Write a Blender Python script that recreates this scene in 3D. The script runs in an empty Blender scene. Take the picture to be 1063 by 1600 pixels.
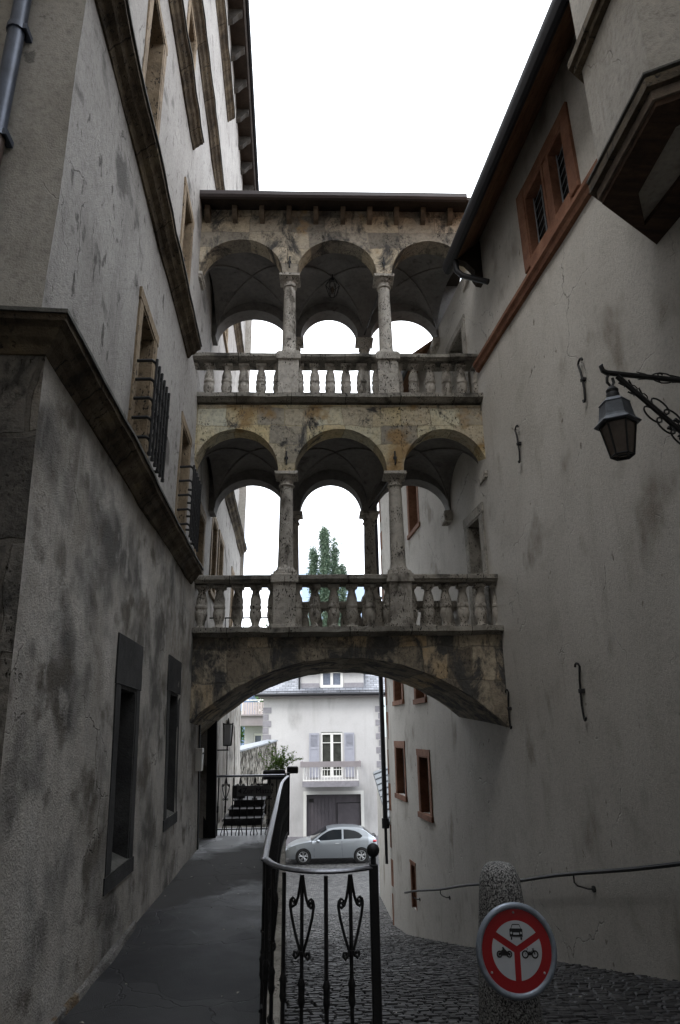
import bpy, bmesh, math, random
from mathutils import Vector, Matrix, noise
random.seed(7)
R = math.radians
SC = bpy.context.scene
COL = SC.collection

# ------------------------------------------------------------------ camera
cam_d = bpy.data.cameras.new('camera')
cam = bpy.data.objects.new('camera', cam_d)
COL.objects.link(cam)
cam_d.sensor_fit = 'VERTICAL'
cam_d.sensor_height = 36.0
cam_d.lens = 1040 / 1600 * 36.0
cam_d.clip_end = 6000
PITCH, YAW, ROLL = R(18.6), R(4.43), R(0.79)
_h = Vector((math.sin(YAW), math.cos(YAW), 0)); _r0 = Vector((math.cos(YAW), -math.sin(YAW), 0)); _z = Vector((0, 0, 1))
_f = _h * math.cos(PITCH) + _z * math.sin(PITCH)
_u0 = _z * math.cos(PITCH) - _h * math.sin(PITCH)
_r = _r0 * math.cos(ROLL) - _u0 * math.sin(ROLL)
_u = _u0 * math.cos(ROLL) + _r0 * math.sin(ROLL)
cam.matrix_world = Matrix(((_r.x, _u.x, -_f.x, 0), (_r.y, _u.y, -_f.y, 0), (_r.z, _u.z, -_f.z, 1.6), (0, 0, 0, 1)))
SC.camera = cam

# ------------------------------------------------------------------ light
SUN_DIR = Vector((-.42, -.46, .78)).normalized()
SUN_EL = math.asin(SUN_DIR.z); SUN_ROT = math.atan2(SUN_DIR.x, SUN_DIR.y)
w = bpy.data.worlds.new('World'); SC.world = w; w.use_nodes = True
wt = w.node_tree; wt.nodes.clear()
def wn(t, **k):
    n = wt.nodes.new(t)
    for a, b in k.items(): setattr(n, a, b)
    return n
wo = wn('ShaderNodeOutputWorld'); bg = wn('ShaderNodeBackground')
sky = wn('ShaderNodeTexSky', sky_type='NISHITA', sun_disc=False, sun_elevation=SUN_EL, sun_rotation=SUN_ROT)
tc = wn('ShaderNodeTexCoord'); sep = wn('ShaderNodeSeparateXYZ')
nz = wn('ShaderNodeTexNoise'); nz.inputs['Scale'].default_value = 5.0; nz.inputs['Detail'].default_value = 6
mp = wn('ShaderNodeMapping'); mp.inputs['Scale'].default_value = (1, 1, 2.2); mp.inputs['Location'].default_value = (0.3, 0.1, 0)
wt.links.new(tc.outputs['Generated'], mp.inputs[0]); wt.links.new(mp.outputs[0], nz.inputs['Vector'])
wt.links.new(tc.outputs['Generated'], sep.inputs[0])
low = wn('ShaderNodeMapRange'); low.inputs['From Min'].default_value = 0.38; low.inputs['From Max'].default_value = 0.22
wt.links.new(sep.outputs['Z'], low.inputs['Value'])
gap = wn('ShaderNodeMapRange'); gap.inputs['From Min'].default_value = 0.42; gap.inputs['From Max'].default_value = 0.56
wt.links.new(nz.outputs['Fac'], gap.inputs['Value'])
ml = wn('ShaderNodeMath', operation='MULTIPLY'); wt.links.new(low.outputs[0], ml.inputs[0]); wt.links.new(gap.outputs[0], ml.inputs[1])
cl = wn('ShaderNodeMix', data_type='RGBA'); cl.inputs['B'].default_value = (15.5, 16.2, 17.2, 1)   # bright overcast cloud
skd = wn('ShaderNodeVectorMath', operation='MULTIPLY'); skd.inputs[1].default_value = (.62, .72, .85); wt.links.new(sky.outputs[0], skd.inputs[0]); wt.links.new(skd.outputs[0], cl.inputs['A'])
inv = wn('ShaderNodeMath', operation='MULTIPLY_ADD'); inv.inputs[1].default_value = -0.85; inv.inputs[2].default_value = 0.98
wt.links.new(ml.outputs[0], inv.inputs[0]); wt.links.new(inv.outputs[0], cl.inputs['Factor'])
wt.links.new(cl.outputs['Result'], bg.inputs[0]); bg.inputs[1].default_value = 0.11
wt.links.new(bg.outputs[0], wo.inputs[0])
sd = bpy.data.lights.new('sun', 'SUN'); sd.energy = 1.1; sd.angle = R(22); sd.color = (1, .965, .92)
sun = bpy.data.objects.new('sun', sd); COL.objects.link(sun)
sun.rotation_euler = SUN_DIR.to_track_quat('Z', 'Y').to_euler(); sun.location = (0, 0, 60)
SC.view_settings.view_transform = 'Standard'; SC.view_settings.look = 'None'
SC.view_settings.exposure = 1.1; SC.view_settings.gamma = 1

# ------------------------------------------------------------------ helpers: objects
class Fr:
    """local frame: s along, o across, z up"""
    def __init__(s, org, sd, od): s.p = Vector(org); s.a = Vector(sd).normalized(); s.b = Vector(od).normalized()
    def w(s, a, o, z): return s.p + s.a * a + s.b * o + Vector((0, 0, z))
WORLD = Fr((0, 0, 0), (1, 0, 0), (0, 1, 0))
def BM(): return bmesh.new()
def obj(name, bm, m, parent=None, smooth=False, fix=True):
    if fix: bmesh.ops.recalc_face_normals(bm, faces=bm.faces[:])
    me = bpy.data.meshes.new(name); bm.to_mesh(me); bm.free()
    if smooth:
        for p in me.polygons: p.use_smooth = True
        try: me.set_sharp_from_angle(angle=R(38))
        except Exception: pass
    if isinstance(m, (list, tuple)):
        for q in m: me.materials.append(q)
    else: me.materials.append(m)
    o = bpy.data.objects.new(name, me); COL.objects.link(o)
    if parent is not None: par(o, parent)
    return o
def wloc(o):
    M = Matrix.Translation(o.location) @ o.rotation_euler.to_matrix().to_4x4()
    return o.parent and (wloc(o.parent) @ o.matrix_parent_inverse @ M) or M
def par(o, p):          # keep o where it is
    o.parent = p; o.matrix_parent_inverse = wloc(p).inverted()
def thing(name, label, cat, loc=(0, 0, 0), rz=0, group=None, kind=None):
    o = bpy.data.objects.new(name, None); COL.objects.link(o); o.location = loc; o.rotation_euler = (0, 0, rz)
    o.empty_display_size = .2
    return tag(o, label, cat, group, kind)
def tag(o, label, cat, group=None, kind=None):
    if label: o['label'] = label
    if cat: o['category'] = cat
    if group: o['group'] = group
    if kind: o['kind'] = kind
    return o
def dup(o, loc=None, rz=None, parent=None):
    c = o.copy(); COL.objects.link(c)
    if parent is not None: c.parent = None
    if loc is not None: c.location = loc
    if rz is not None: c.rotation_euler = (0, 0, rz)
    if parent is not None: par(c, parent)
    return c

# ------------------------------------------------------------------ helpers: shapes
def quad(bm, *ps):
    return bm.faces.new([bm.verts.new(p) for p in ps])
def box(bm, F, s0, s1, o0, o1, z0, z1, bev=0):
    v = [bm.verts.new(F.w(s, o, z)) for s in (s0, s1) for o in (o0, o1) for z in (z0, z1)]
    fs = [(0, 1, 3, 2), (4, 6, 7, 5), (0, 4, 5, 1), (2, 3, 7, 6), (0, 2, 6, 4), (1, 5, 7, 3)]
    f = [bm.faces.new([v[i] for i in q]) for q in fs]
    if bev:
        es = list({e for q in f for e in q.edges})
        bmesh.ops.bevel(bm, geom=es, offset=bev, segments=1, affect='EDGES', profile=.5)
def prism(bm, F, pts, z0, z1, flip=False):
    """polygon in (s,o) extruded in z"""
    a = [bm.verts.new(F.w(s, o, z0)) for s, o in pts]; b = [bm.verts.new(F.w(s, o, z1)) for s, o in pts]
    n = len(pts); bm.faces.new(a); bm.faces.new(b[::-1])
    for i in range(n): bm.faces.new((a[i], b[i], b[(i + 1) % n], a[(i + 1) % n]))
def extr(bm, F, prof, s0, s1, n=1):
    """profile in (o,z) swept along s"""
    rows = []
    for i in range(n + 1):
        s = s0 + (s1 - s0) * i / n
        rows.append([bm.verts.new(F.w(s, o, z)) for o, z in prof])
    k = len(prof)
    for i in range(n):
        for j in range(k):
            bm.faces.new((rows[i][j], rows[i + 1][j], rows[i + 1][(j + 1) % k], rows[i][(j + 1) % k]))
    bm.faces.new(rows[0]); bm.faces.new(rows[-1][::-1])
def lathe(bm, prof, seg=14, c=(0, 0, 0), square=None):
    """prof [(r,z)]"""
    rows = []
    for r, z in prof:
        rows.append([bm.verts.new((c[0] + r * math.cos(2 * math.pi * i / seg + (math.pi / seg)), c[1] + r * math.sin(2 * math.pi * i / seg + math.pi / seg), c[2] + z)) for i in range(seg)])
    for a, b in zip(rows, rows[1:]):
        for i in range(seg): bm.faces.new((a[i], a[(i + 1) % seg], b[(i + 1) % seg], b[i]))
    bm.faces.new(rows[0][::-1]); bm.faces.new(rows[-1])
def tube(bm, pts, r, seg=6, closed=False, flat=1.0):
    pts = [Vector(p) for p in pts]; n = len(pts); rows = []
    up = None
    for i, p in enumerate(pts):
        if closed: t = pts[(i + 1) % n] - pts[i - 1]
        else: t = pts[min(i + 1, n - 1)] - pts[max(i - 1, 0)]
        t.normalize()
        if up is None:
            up = Vector((0, 0, 1)) if abs(t.z) < .9 else Vector((0, 1, 0))
        a = t.cross(up)
        if a.length < 1e-4: a = t.cross(Vector((1, 0, 0)))
        a.normalize(); b = a.cross(t).normalized(); up = b
        rr = r[i] if isinstance(r, (list, tuple)) else r
        rows.append([bm.verts.new(p + a * rr * math.cos(2 * math.pi * k / seg) + b * rr * flat * math.sin(2 * math.pi * k / seg)) for k in range(seg)])
    m = n if closed else n - 1
    for i in range(m):
        A, B = rows[i], rows[(i + 1) % n]
        for k in range(seg): bm.faces.new((A[k], A[(k + 1) % seg], B[(k + 1) % seg], B[k]))
    if not closed: bm.faces.new(rows[0][::-1]); bm.faces.new(rows[-1])
def grid_lines(a, b, step, extra=()):
    n = max(1, round((b - a) / step)); L = [a + (b - a) * i / n for i in range(n + 1)]
    X = sorted(set(round(e, 5) for e in extra if a < e < b))
    L = [x for x in L if x in (a, b) or all(abs(x - e) > step * .3 for e in X)]
    return sorted(set(L + X))
def panel(bm, F, s0, s1, z0, z1, holes=(), depth=.3, o=0.0, step=.4, ztop=None):
    """wall skin with openings and reveals; holes (s0,s1,z0,z1)"""
    S = grid_lines(s0, s1, step, [x for q in holes for x in q[:2]]); Z = grid_lines(z0, z1, step, [x for q in holes for x in q[2:4]])
    V = {}
    def v(i, j):
        if (i, j) not in V: V[i, j] = bm.verts.new(F.w(S[i], o, Z[j]))
        return V[i, j]
    for i in range(len(S) - 1):
        for j in range(len(Z) - 1):
            cs, cz = (S[i] + S[i + 1]) / 2, (Z[j] + Z[j + 1]) / 2
            if any(a < cs < b and c < cz < d for a, b, c, d in holes): continue
            bm.faces.new((v(i, j), v(i + 1, j), v(i + 1, j + 1), v(i, j + 1)))
    for a, b, c, d in holes:
        P = lambda s, z, oo: F.w(s, oo, z)
        for p0, p1 in (((a, c), (a, d)), ((b, c), (b, d)), ((a, c), (b, c)), ((a, d), (b, d))):
            quad(bm, P(*p0, o), P(*p1, o), P(*p1, o - depth), P(*p0, o - depth))
def wob(bm, amp, sc=1.5, seed=0, dirs=(1, 1, 1)):
    for v in bm.verts:
        p = v.co * sc + Vector((seed * 13.1, seed * 7.7, seed * 3.3))
        n = noise.noise_vector(p)
        v.co += Vector((n.x * dirs[0], n.y * dirs[1], n.z * dirs[2])) * amp

# ------------------------------------------------------------------ helpers: materials
class Mt:
    def __init__(s, name):
        s.m = bpy.data.materials.new(name); s.m.use_nodes = True
        s.t = s.m.node_tree; s.t.nodes.clear()
        s.out = s.n('ShaderNodeOutputMaterial'); s.b = s.n('ShaderNodeBsdfPrincipled')
        s.l(s.b.outputs[0], s.out.inputs['Surface'])
    def n(s, t, ins=None, **k):
        n = s.t.nodes.new(t)
        for a, b in k.items(): setattr(n, a, b)
        for a, b in (ins or {}).items(): s.set(n.inputs[a], b)
        return n
    def l(s, a, b): s.t.links.new(a, b)
    def set(s, i, v):
        if isinstance(v, bpy.types.NodeSocket): s.l(v, i)
        else:
            if i.type == 'RGBA' and len(v) == 3: v = (*v, 1)
            i.default_value = v
    def co(s, scale=(1, 1, 1), rnd=False, kind='Object', loc=(0, 0, 0)):
        c = s.n('ShaderNodeTexCoord').outputs[kind]
        if rnd:
            oi = s.n('ShaderNodeObjectInfo')
            mu = s.n('ShaderNodeMath', {0: oi.outputs['Random'], 1: 37.0}, operation='MULTIPLY')
            c = s.n('ShaderNodeVectorMath', {0: c, 1: mu.outputs[0]}, operation='ADD').outputs[0]
        return s.n('ShaderNodeMapping', {0: c, 'Scale': scale, 'Location': loc}).outputs[0]
    def noise(s, v, sc, det=5, ro=.6, dist=0):
        return s.n('ShaderNodeTexNoise', {'Vector': v, 'Scale': sc, 'Detail': det, 'Roughness': ro, 'Distortion': dist}).outputs['Fac']
    def vor(s, v, sc, feature='F1', out='Distance', rnd=1.0):
        return s.n('ShaderNodeTexVoronoi', {'Vector': v, 'Scale': sc, 'Randomness': rnd}, feature=feature).outputs[out]
    def ramp(s, f, stops):
        r = s.n('ShaderNodeValToRGB'); e = r.color_ramp.elements
        while len(e) < len(stops): e.new(.5)
        for i, (p, c) in enumerate(stops):
            e[i].position = p; e[i].color = (*c, 1) if len(c) == 3 else c
        s.l(f, r.inputs[0]); return r.outputs[0]
    def step(s, f, a, b):
        return s.n('ShaderNodeMapRange', {'Value': f, 'From Min': a, 'From Max': b}, clamp=True).outputs[0]
    def mix(s, f, a, b, mode='MIX'):
        n = s.n('ShaderNodeMix', data_type='RGBA', blend_type=mode)
        s.set(n.inputs['Factor'], f)
        s.set(n.inputs['A'], a); s.set(n.inputs['B'], b); return n.outputs['Result']
    def math(s, op, a, b=0.0, c=0.0):
        return s.n('ShaderNodeMath', {0: a, 1: b, 2: c}, operation=op).outputs[0]
    def bump(s, hgt, st=.5, dist=.02, prev=None):
        n = s.n('ShaderNodeBump', {'Height': hgt, 'Strength': st, 'Distance': dist})
        if prev is not None: s.l(prev, n.inputs['Normal'])
        return n.outputs[0]
    def fin(s, col, rough=.85, nrm=None, metal=0, spec=None):
        s.set(s.b.inputs['Base Color'], col); s.set(s.b.inputs['Roughness'], rough); s.set(s.b.inputs['Metallic'], metal)
        if nrm is not None: s.l(nrm, s.b.inputs['Normal'])
        if spec is not None: s.set(s.b.inputs['Specular IOR Level'], spec)
        return s.m
def plain(name, col, rough=.6, metal=0, var=.25, sc=6, bump=.15, spec=None, rnd=False):
    m = Mt(name); c = m.co(rnd=rnd); a = m.noise(c, sc, 6, .65)
    k = m.ramp(a, [(.25, tuple(x * (1 - var) for x in col)), (.75, tuple(min(1, x * (1 + var)) for x in col))])
    f = m.noise(c, sc * 9, 4, .6)
    return m.fin(k, m.step(f, -.6 + rough - .3, .9 + rough) if False else rough, m.bump(f, bump, .01), metal, spec)
def stone(name, stops, big=1.2, fine=14, pits=.0, pitsc=30, bump=.6, bdist=.03, rough=.9, stretch=(1, 1, 1), patch=None, rnd=False, rag=0.6, loc=(0, 0, 0), streaks=(), cracks=None, joints=None):
    m = Mt(name); c = m.co(stretch, rnd, loc=loc); c0 = m.co(rnd=rnd)
    a = m.noise(c, big, 7, .62, .4); col = m.ramp(a, stops)
    f = m.noise(c0, fine, 6, .7)
    col = m.mix(rag, col, m.ramp(f, [(.28, (.45, .45, .45)), (.5, (1, 1, 1)), (.75, (1.25, 1.24, 1.2))]), 'MULTIPLY')
    hgt = m.math('ADD', m.math('MULTIPLY', f, .6), m.math('MULTIPLY', m.noise(c0, fine * 4, 4, .6), .35))
    if patch:                                   # (scale, lo, hi, colour, stretch) : patches of another surface
        for (ps, lo, hi, pc, st, dz) in patch:
            pn = m.noise(m.co(st, rnd, loc=(dz, dz * .7, dz * 1.3)), ps, 4, .55, .15)
            k = m.step(m.math('ADD', pn, m.math('MULTIPLY', m.math('SUBTRACT', f, .5), .10)), lo, hi)
            pcol = m.mix(m.noise(c0, fine * 1.6, 5, .7), tuple(x * .45 for x in pc), tuple(min(1, x * 1.5) for x in pc))
            col = m.mix(k, col, pcol)
            hgt = m.math('SUBTRACT', hgt, m.math('MULTIPLY', k, .5))
            hgt = m.math('ADD', hgt, m.math('MULTIPLY', m.math('MULTIPLY', k, m.noise(c0, fine * 2, 5, .75)), .9))
    for (ks, lo, hi, kc, amt) in streaks:       # water runs
        kn = m.step(m.noise(m.co((1, 1, .10)), ks, 5, .65, .3), lo, hi)
        kb = m.step(m.noise(m.co(loc=(5, 1, 2)), .7, 4, .6), .42, .62)
        col = m.mix(m.math('MULTIPLY', m.math('MULTIPLY', kn, kb), amt), col, kc)
    if joints:
        sj = m.n('ShaderNodeSeparateXYZ', {0: c0}).outputs[joints[0]]
        fr = m.math('FRACT', m.math('DIVIDE', m.math('ADD', sj, m.math('MULTIPLY', m.noise(c0, 1.5, 2), .05)), joints[1]))
        jk = m.step(fr, .016, .008); col = m.mix(m.math('MULTIPLY', jk, .75), col, (.02, .018, .015)); hgt = m.math('SUBTRACT', hgt, m.math('MULTIPLY', jk, 1.5))
        blk = m.math('FRACT', m.math('MULTIPLY', m.math('FLOOR', m.math('DIVIDE', sj, joints[1])), .377)); col = m.mix(.35, col, m.ramp(blk, [(0, (.65, .65, .65)), (1, (1.3, 1.28, 1.22))]), 'MULTIPLY')
    if cracks:
        dn = m.n('ShaderNodeTexNoise', {'Vector': c0, 'Scale': 2.5, 'Detail': 5}).outputs['Color']
        dv = m.n('ShaderNodeVectorMath', {0: c0, 1: m.n('ShaderNodeVectorMath', {0: dn, 'Scale': .5}, operation='SCALE').outputs[0]}, operation='ADD').outputs[0]
        ck = m.step(m.vor(dv, cracks, 'DISTANCE_TO_EDGE'), .006, .001)
        ck = m.math('MULTIPLY', ck, m.step(m.noise(m.co(loc=(9, 4, 1)), .8, 3), .52, .6))
        col = m.mix(m.math('MULTIPLY', ck, .6), col, (.10, .09, .08)); hgt = m.math('SUBTRACT', hgt, ck)
    if pits:
        pn = m.noise(m.co((1, 1, .55), rnd), pitsc, 4, .6, .2); k = m.step(pn, .60 - pits, .64 - pits)
        k2 = m.math('MULTIPLY', k, m.step(m.noise(c0, 4, 3), .42, .58))
        col = m.mix(k2, col, (.035, .03, .026)); hgt = m.math('SUBTRACT', hgt, m.math('MULTIPLY', k2, 1.6))
    return m.fin(col, rough, m.bump(hgt, bump, bdist), spec=.25)

MAT = {}
MAT['plaster_low'] = stone('rough_plaster', [(.22, (.20, .175, .15)), (.40, (.38, .35, .31)), (.56, (.52, .49, .45)), (.75, (.60, .575, .54))], 1.3, 20, bump=.9, bdist=.035, cracks=1.1,
    streaks=[(2.2, .52, .64, (.16, .14, .12), .55), (3.5, .56, .64, (.5, .475, .44), .5)],
    patch=[(1.5, .51, .67, (.185, .175, .163), (1, .8, 1), 3), (2.6, .55, .69, (.20, .178, .15), (1, .8, 1), 9), (3.4, .57, .66, (.56, .53, .49), (1, 1, .7), 21)])
MAT['plaster_up'] = stone('weathered_plaster', [(.22, (.26, .245, .225)), (.45, (.37, .35, .33)), (.75, (.45, .43, .405))], 1.2, 22, bump=.8, bdist=.03, cracks=.9,
    streaks=[(3, .54, .66, (.22, .21, .195), .6)],
    patch=[(1.7, .60, .68, (.19, .18, .168), (1, .8, 1), 2), (7, .62, .69, (.17, .16, .15), (1, 1, .6), 6)])
MAT['plaster_face'] = stone('smooth_plaster', [(.25, (.30, .275, .24)), (.5, (.40, .375, .335)), (.75, (.47, .445, .405))], 1.0, 18, bump=.5, bdist=.02, cracks=.8, streaks=[(3, .52, .64, (.21, .195, .165), .75), (4, .55, .63, (.52, .50, .47), .5)],
    patch=[(5, .66, .7, (.2, .19, .17), (1, 1, .8), 4)])
MAT['quoin'] = stone('quoin_stone', [(.3, (.10, .095, .09)), (.5, (.21, .20, .19)), (.75, (.34, .32, .29))], 2.2, 9, bump=1.0, bdist=.08, patch=[(2.2, .6, .66, (.26, .19, .12), (1, 1, 1), 8)])
MAT['ledge'] = stone('ledge_stone', [(.25, (.03, .025, .02)), (.45, (.10, .078, .055)), (.6, (.18, .145, .10)), (.8, (.27, .2, .11))], 2.6, 18, pits=.02, bump=.8, bdist=.03, joints=(1, 1.07))
MAT['slate_cap'] = stone('slate_cap', [(.3, (.07, .07, .065)), (.7, (.17, .165, .15))], 3, 14, bump=.5)
MAT['ochre'] = stone('ochre_tufa', [(.25, (.13, .095, .06)), (.5, (.27, .205, .135)), (.8, (.36, .29, .21))], 2.2, 18, pits=.03, bump=.6)
MAT['grey_frame'] = stone('grey_schist', [(.3, (.03, .03, .031)), (.7, (.075, .074, .074))], 2, 22, bump=.5)
MAT['travertine'] = stone('travertine', [(.25, (.27, .25, .22)), (.5, (.47, .435, .385)), (.75, (.58, .54, .48))], 3.0, 16, pits=.045, pitsc=44, bump=.8, bdist=.025, rnd=True,
    patch=[(3.4, .56, .66, (.15, .135, .115), (1, 1, .5), 3)])
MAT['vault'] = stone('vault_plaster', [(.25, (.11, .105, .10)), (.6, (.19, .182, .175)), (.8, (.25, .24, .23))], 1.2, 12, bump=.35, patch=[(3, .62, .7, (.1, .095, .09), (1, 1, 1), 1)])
MAT['plaster_right'] = stone('grey_plaster', [(.2, (.35, .33, .295)), (.45, (.47, .45, .415)), (.7, (.52, .50, .465)), (.9, (.57, .555, .525))], .9, 26, bump=.6, bdist=.02, rag=.4, cracks=.7,
    streaks=[(2.4, .54, .68, (.30, .275, .235), .5), (5, .58, .68, (.58, .56, .53), .4)],
    patch=[(2.2, .60, .75, (.36, .335, .295), (1, 1, .7), 6), (1.2, .60, .70, (.29, .265, .23), (1, 1, .7), 11), (9, .69, .73, (.22, .2, .17), (1, 1, .6), 2)])
MAT['redstone'] = stone('red_sandstone', [(.25, (.11, .052, .034)), (.5, (.21, .10, .062)), (.8, (.30, .165, .105))], 2.4, 22, bump=.5)
MAT['brownwood'] = stone('brown_boards', [(.3, (.03, .019, .014)), (.55, (.07, .042, .028)), (.8, (.11, .068, .046))], 2, 18, stretch=(1, 6, 6), bump=.4)
MAT['soffit'] = stone('brown_soffit', [(.3, (.13, .07, .042)), (.55, (.24, .135, .08)), (.8, (.32, .19, .12))], 2, 18, stretch=(6, 1, 6), bump=.4)
MAT['band'] = stone('brown_stone_band', [(.3, (.12, .095, .075)), (.7, (.27, .22, .18))], 3, 18, bump=.5)
MAT['darkwood'] = stone('dark_timber', [(.3, (.018, .013, .01)), (.7, (.05, .038, .03))], 2, 18, bump=.4)
MAT['browntimber'] = stone('weathered_bracket', [(.3, (.07, .055, .04)), (.7, (.17, .135, .1))], 4, 18, bump=.4)
MAT['darkbracket'] = stone('dark_bracket', [(.3, (.03, .027, .024)), (.7, (.085, .075, .065))], 4, 18, bump=.4)
MAT['slab'] = stone('stone_course', [(.25, (.13, .12, .105)), (.5, (.31, .29, .255)), (.8, (.45, .42, .37))], 2.4, 16, pits=.04, pitsc=44, bump=.7, bdist=.03)
def granite():
    m = Mt('granite'); c = m.co(); g = m.noise(c, 115, 2, .5); k = m.noise(c, 240, 2, .5); b = m.noise(c, 4, 5)
    col = m.ramp(g, [(.38, (.012, .012, .013)), (.46, (.12, .12, .118)), (.54, (.24, .237, .23)), (.66, (.42, .415, .40))])
    col = m.mix(.5, col, m.ramp(b, [(.3, (.6, .6, .6)), (.7, (1.1, 1.1, 1.1))]), 'MULTIPLY')
    return m.fin(col, .8, m.bump(m.math('ADD', g, k), .6, .006))
MAT['granite'] = granite()
MAT['course'] = stone('jointed_course', [(.25, (.13, .12, .105)), (.5, (.31, .29, .255)), (.8, (.45, .42, .37))], 2.4, 16, pits=.04, pitsc=44, bump=.8, bdist=.03, joints=(0, .93), patch=[(2.2, .56, .66, (.10, .095, .085), (1, 1, 1), 4)])
MAT['garden_stone'] = stone('rubble_stone', [(.34, (.03, .026, .02)), (.46, (.15, .135, .11)), (.55, (.34, .32, .28)), (.7, (.48, .46, .42))], 3.6, 9, bump=1, bdist=.08, patch=[(6, .54, .58, (.03, .028, .022), (1, 1, .7), 3)])
MAT['iron'] = plain('black_iron', (.006, .006, .007), .6, 0, .3, 14, .2)
MAT['railtop'] = plain('worn_handrail', (.26, .265, .29), .28, .85, .5, 26, .2)
MAT['zinc'] = plain('zinc_sheet', (.20, .215, .235), .5, .25, .35, 9, .2)
MAT['tin'] = plain('dull_tin', (.11, .12, .13), .55, .2, .35, 9, .2)
MAT['pipe_blue'] = plain('blue_grey_pipe', (.07, .085, .12), .38, .3, .4, 7, .1)
MAT['pipe_brown'] = plain('brown_pipe', (.09, .06, .05), .5, .2, .2, 7, .1)
MAT['gutter_brown'] = plain('brown_gutter', (.045, .034, .033), .5, .1, .2, 5, .1)
MAT['gutter_dark'] = plain('dark_gutter', (.004, .0045, .008), .6, 0, .3, 5, .1)
MAT['void'] = plain('dark_interior', (.012, .011, .011), .9, 0, .3, 3, .2)
MAT['pane'] = plain('dark_glass', (.010, .011, .012), .22, 0, .3, 3, .02)
MAT['pane_far'] = plain('house_glass', (.05, .052, .045), .15, 0, .5, 3, .02)
MAT['pane_blue'] = plain('curtained_glass', (.16, .18, .23), .25, 0, .35, 9, .02)
MAT['white_paint'] = plain('white_paint', (.74, .73, .70), .5, 0, .05, 4, .05)
MAT['white_wall'] = stone('pale_render', [(.25, (.44, .43, .425)), (.5, (.50, .49, .487)), (.8, (.55, .54, .535))], .5, 30, bump=.35, bdist=.008, rag=.22, streaks=[(2.2, .52, .66, (.36, .345, .335), .5)], patch=[(.9, .62, .75, (.38, .37, .365), (1, 1, .4), 3)])
MAT['lilac'] = plain('grey_lilac_paint', (.24, .23, .25), .7, 0, .2, 6, .1)
MAT['fascia'] = plain('grey_fascia', (.25, .225, .23), .7, 0, .12, 3, .1)
MAT['shutter'] = plain('blue_grey_shutter', (.33, .335, .385), .6, 0, .08, 6, .08)
MAT['blueface'] = plain('blue_render', (.17, .235, .36), .8, 0, .1, 1, .05)
MAT['pinkpanel'] = plain('balcony_panel', (.50, .43, .42), .6, 0, .08, 4, .05)
MAT['rubber'] = plain('tyre_rubber', (.014, .014, .014), .8, 0, .2, 20, .1)
MAT['alloy'] = plain('alloy_rim', (.48, .49, .5), .35, .7, .06, 9, .02)
MAT['carglass'] = plain('car_glass', (.014, .017, .02), .05, 0, .05, 2, 0)
MAT['carblack'] = plain('black_plastic', (.02, .02, .021), .6, 0, .1, 9, .05)
MAT['redlamp'] = plain('red_lens', (.38, .02, .03), .2, 0, .1, 9, .02)
MAT['clearlamp'] = plain('clear_lens', (.55, .57, .6), .12, 0, .1, 9, .02)
MAT['signred'] = plain('red_sheeting', (.34, .008, .011), .45, 0, .08, 5, .02)
MAT['signwhite'] = plain('white_sheeting', (.52, .54, .57), .4, 0, .05, 9, .02)
MAT['signblack'] = plain('black_print', (.012, .012, .014), .5, 0, .05, 9, 0)
MAT['signrim'] = plain('galvanised_rim', (.30, .345, .41), .42, .45, .25, 16, .1)
MAT['boardgrey'] = plain('dark_grey_board', (.15, .147, .15), .6, 0, .15, 9, .05)
MAT['blackslate'] = plain('black_slate', (.022, .021, .023), .7, 0, .35, 9, .3)
MAT['lampglass'] = plain('dirty_lamp_glass', (.085, .066, .055), .25, 0, .3, 12, .05)
MAT['lampcap'] = plain('weathered_lamp_cap', (.075, .085, .1), .5, .3, .45, 16, .2)
MAT['bark'] = stone('bark', [(.3, (.05, .04, .03)), (.7, (.13, .11, .09))], 6, 20, bump=.8)
def paint(name, c):
    m = Mt(name); m.set(m.b.inputs['Coat Weight'], .6); m.set(m.b.inputs['Coat Roughness'], .06)
    return m.fin(c, .38, None, .75)
MAT['carpaint'] = paint('silver_paint', (.36, .39, .42))
def leafmat(name, a, b, tr=.3):
    m = Mt(name); oi = m.n('ShaderNodeNewGeometry')
    col = m.ramp(oi.outputs['Random Per Island'], [(0, a), (1, b)])
    m.fin(col, .55); m.set(m.b.inputs['Specular IOR Level'], .3)
    t = m.n('ShaderNodeBsdfTranslucent', {'Color': col}); x = m.n('ShaderNodeMixShader', {0: tr})
    m.l(m.b.outputs[0], x.inputs[1]); m.l(t.outputs[0], x.inputs[2]); m.l(x.outputs[0], m.out.inputs['Surface']); return m.m
MAT['poplar'] = leafmat('poplar_leaf', (.05, .095, .062), (.16, .21, .14))
MAT['conifer'] = leafmat('conifer_needle', (.035, .085, .03), (.09, .17, .06))
MAT['bush'] = leafmat('bush_leaf', (.03, .075, .02), (.08, .15, .045))
MAT['fern'] = leafmat('fern_leaf', (.10, .20, .03), (.24, .36, .09))
MAT['litter'] = leafmat('fallen_leaf', (.2, .19, .15), (.42, .40, .34), .0)
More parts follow.
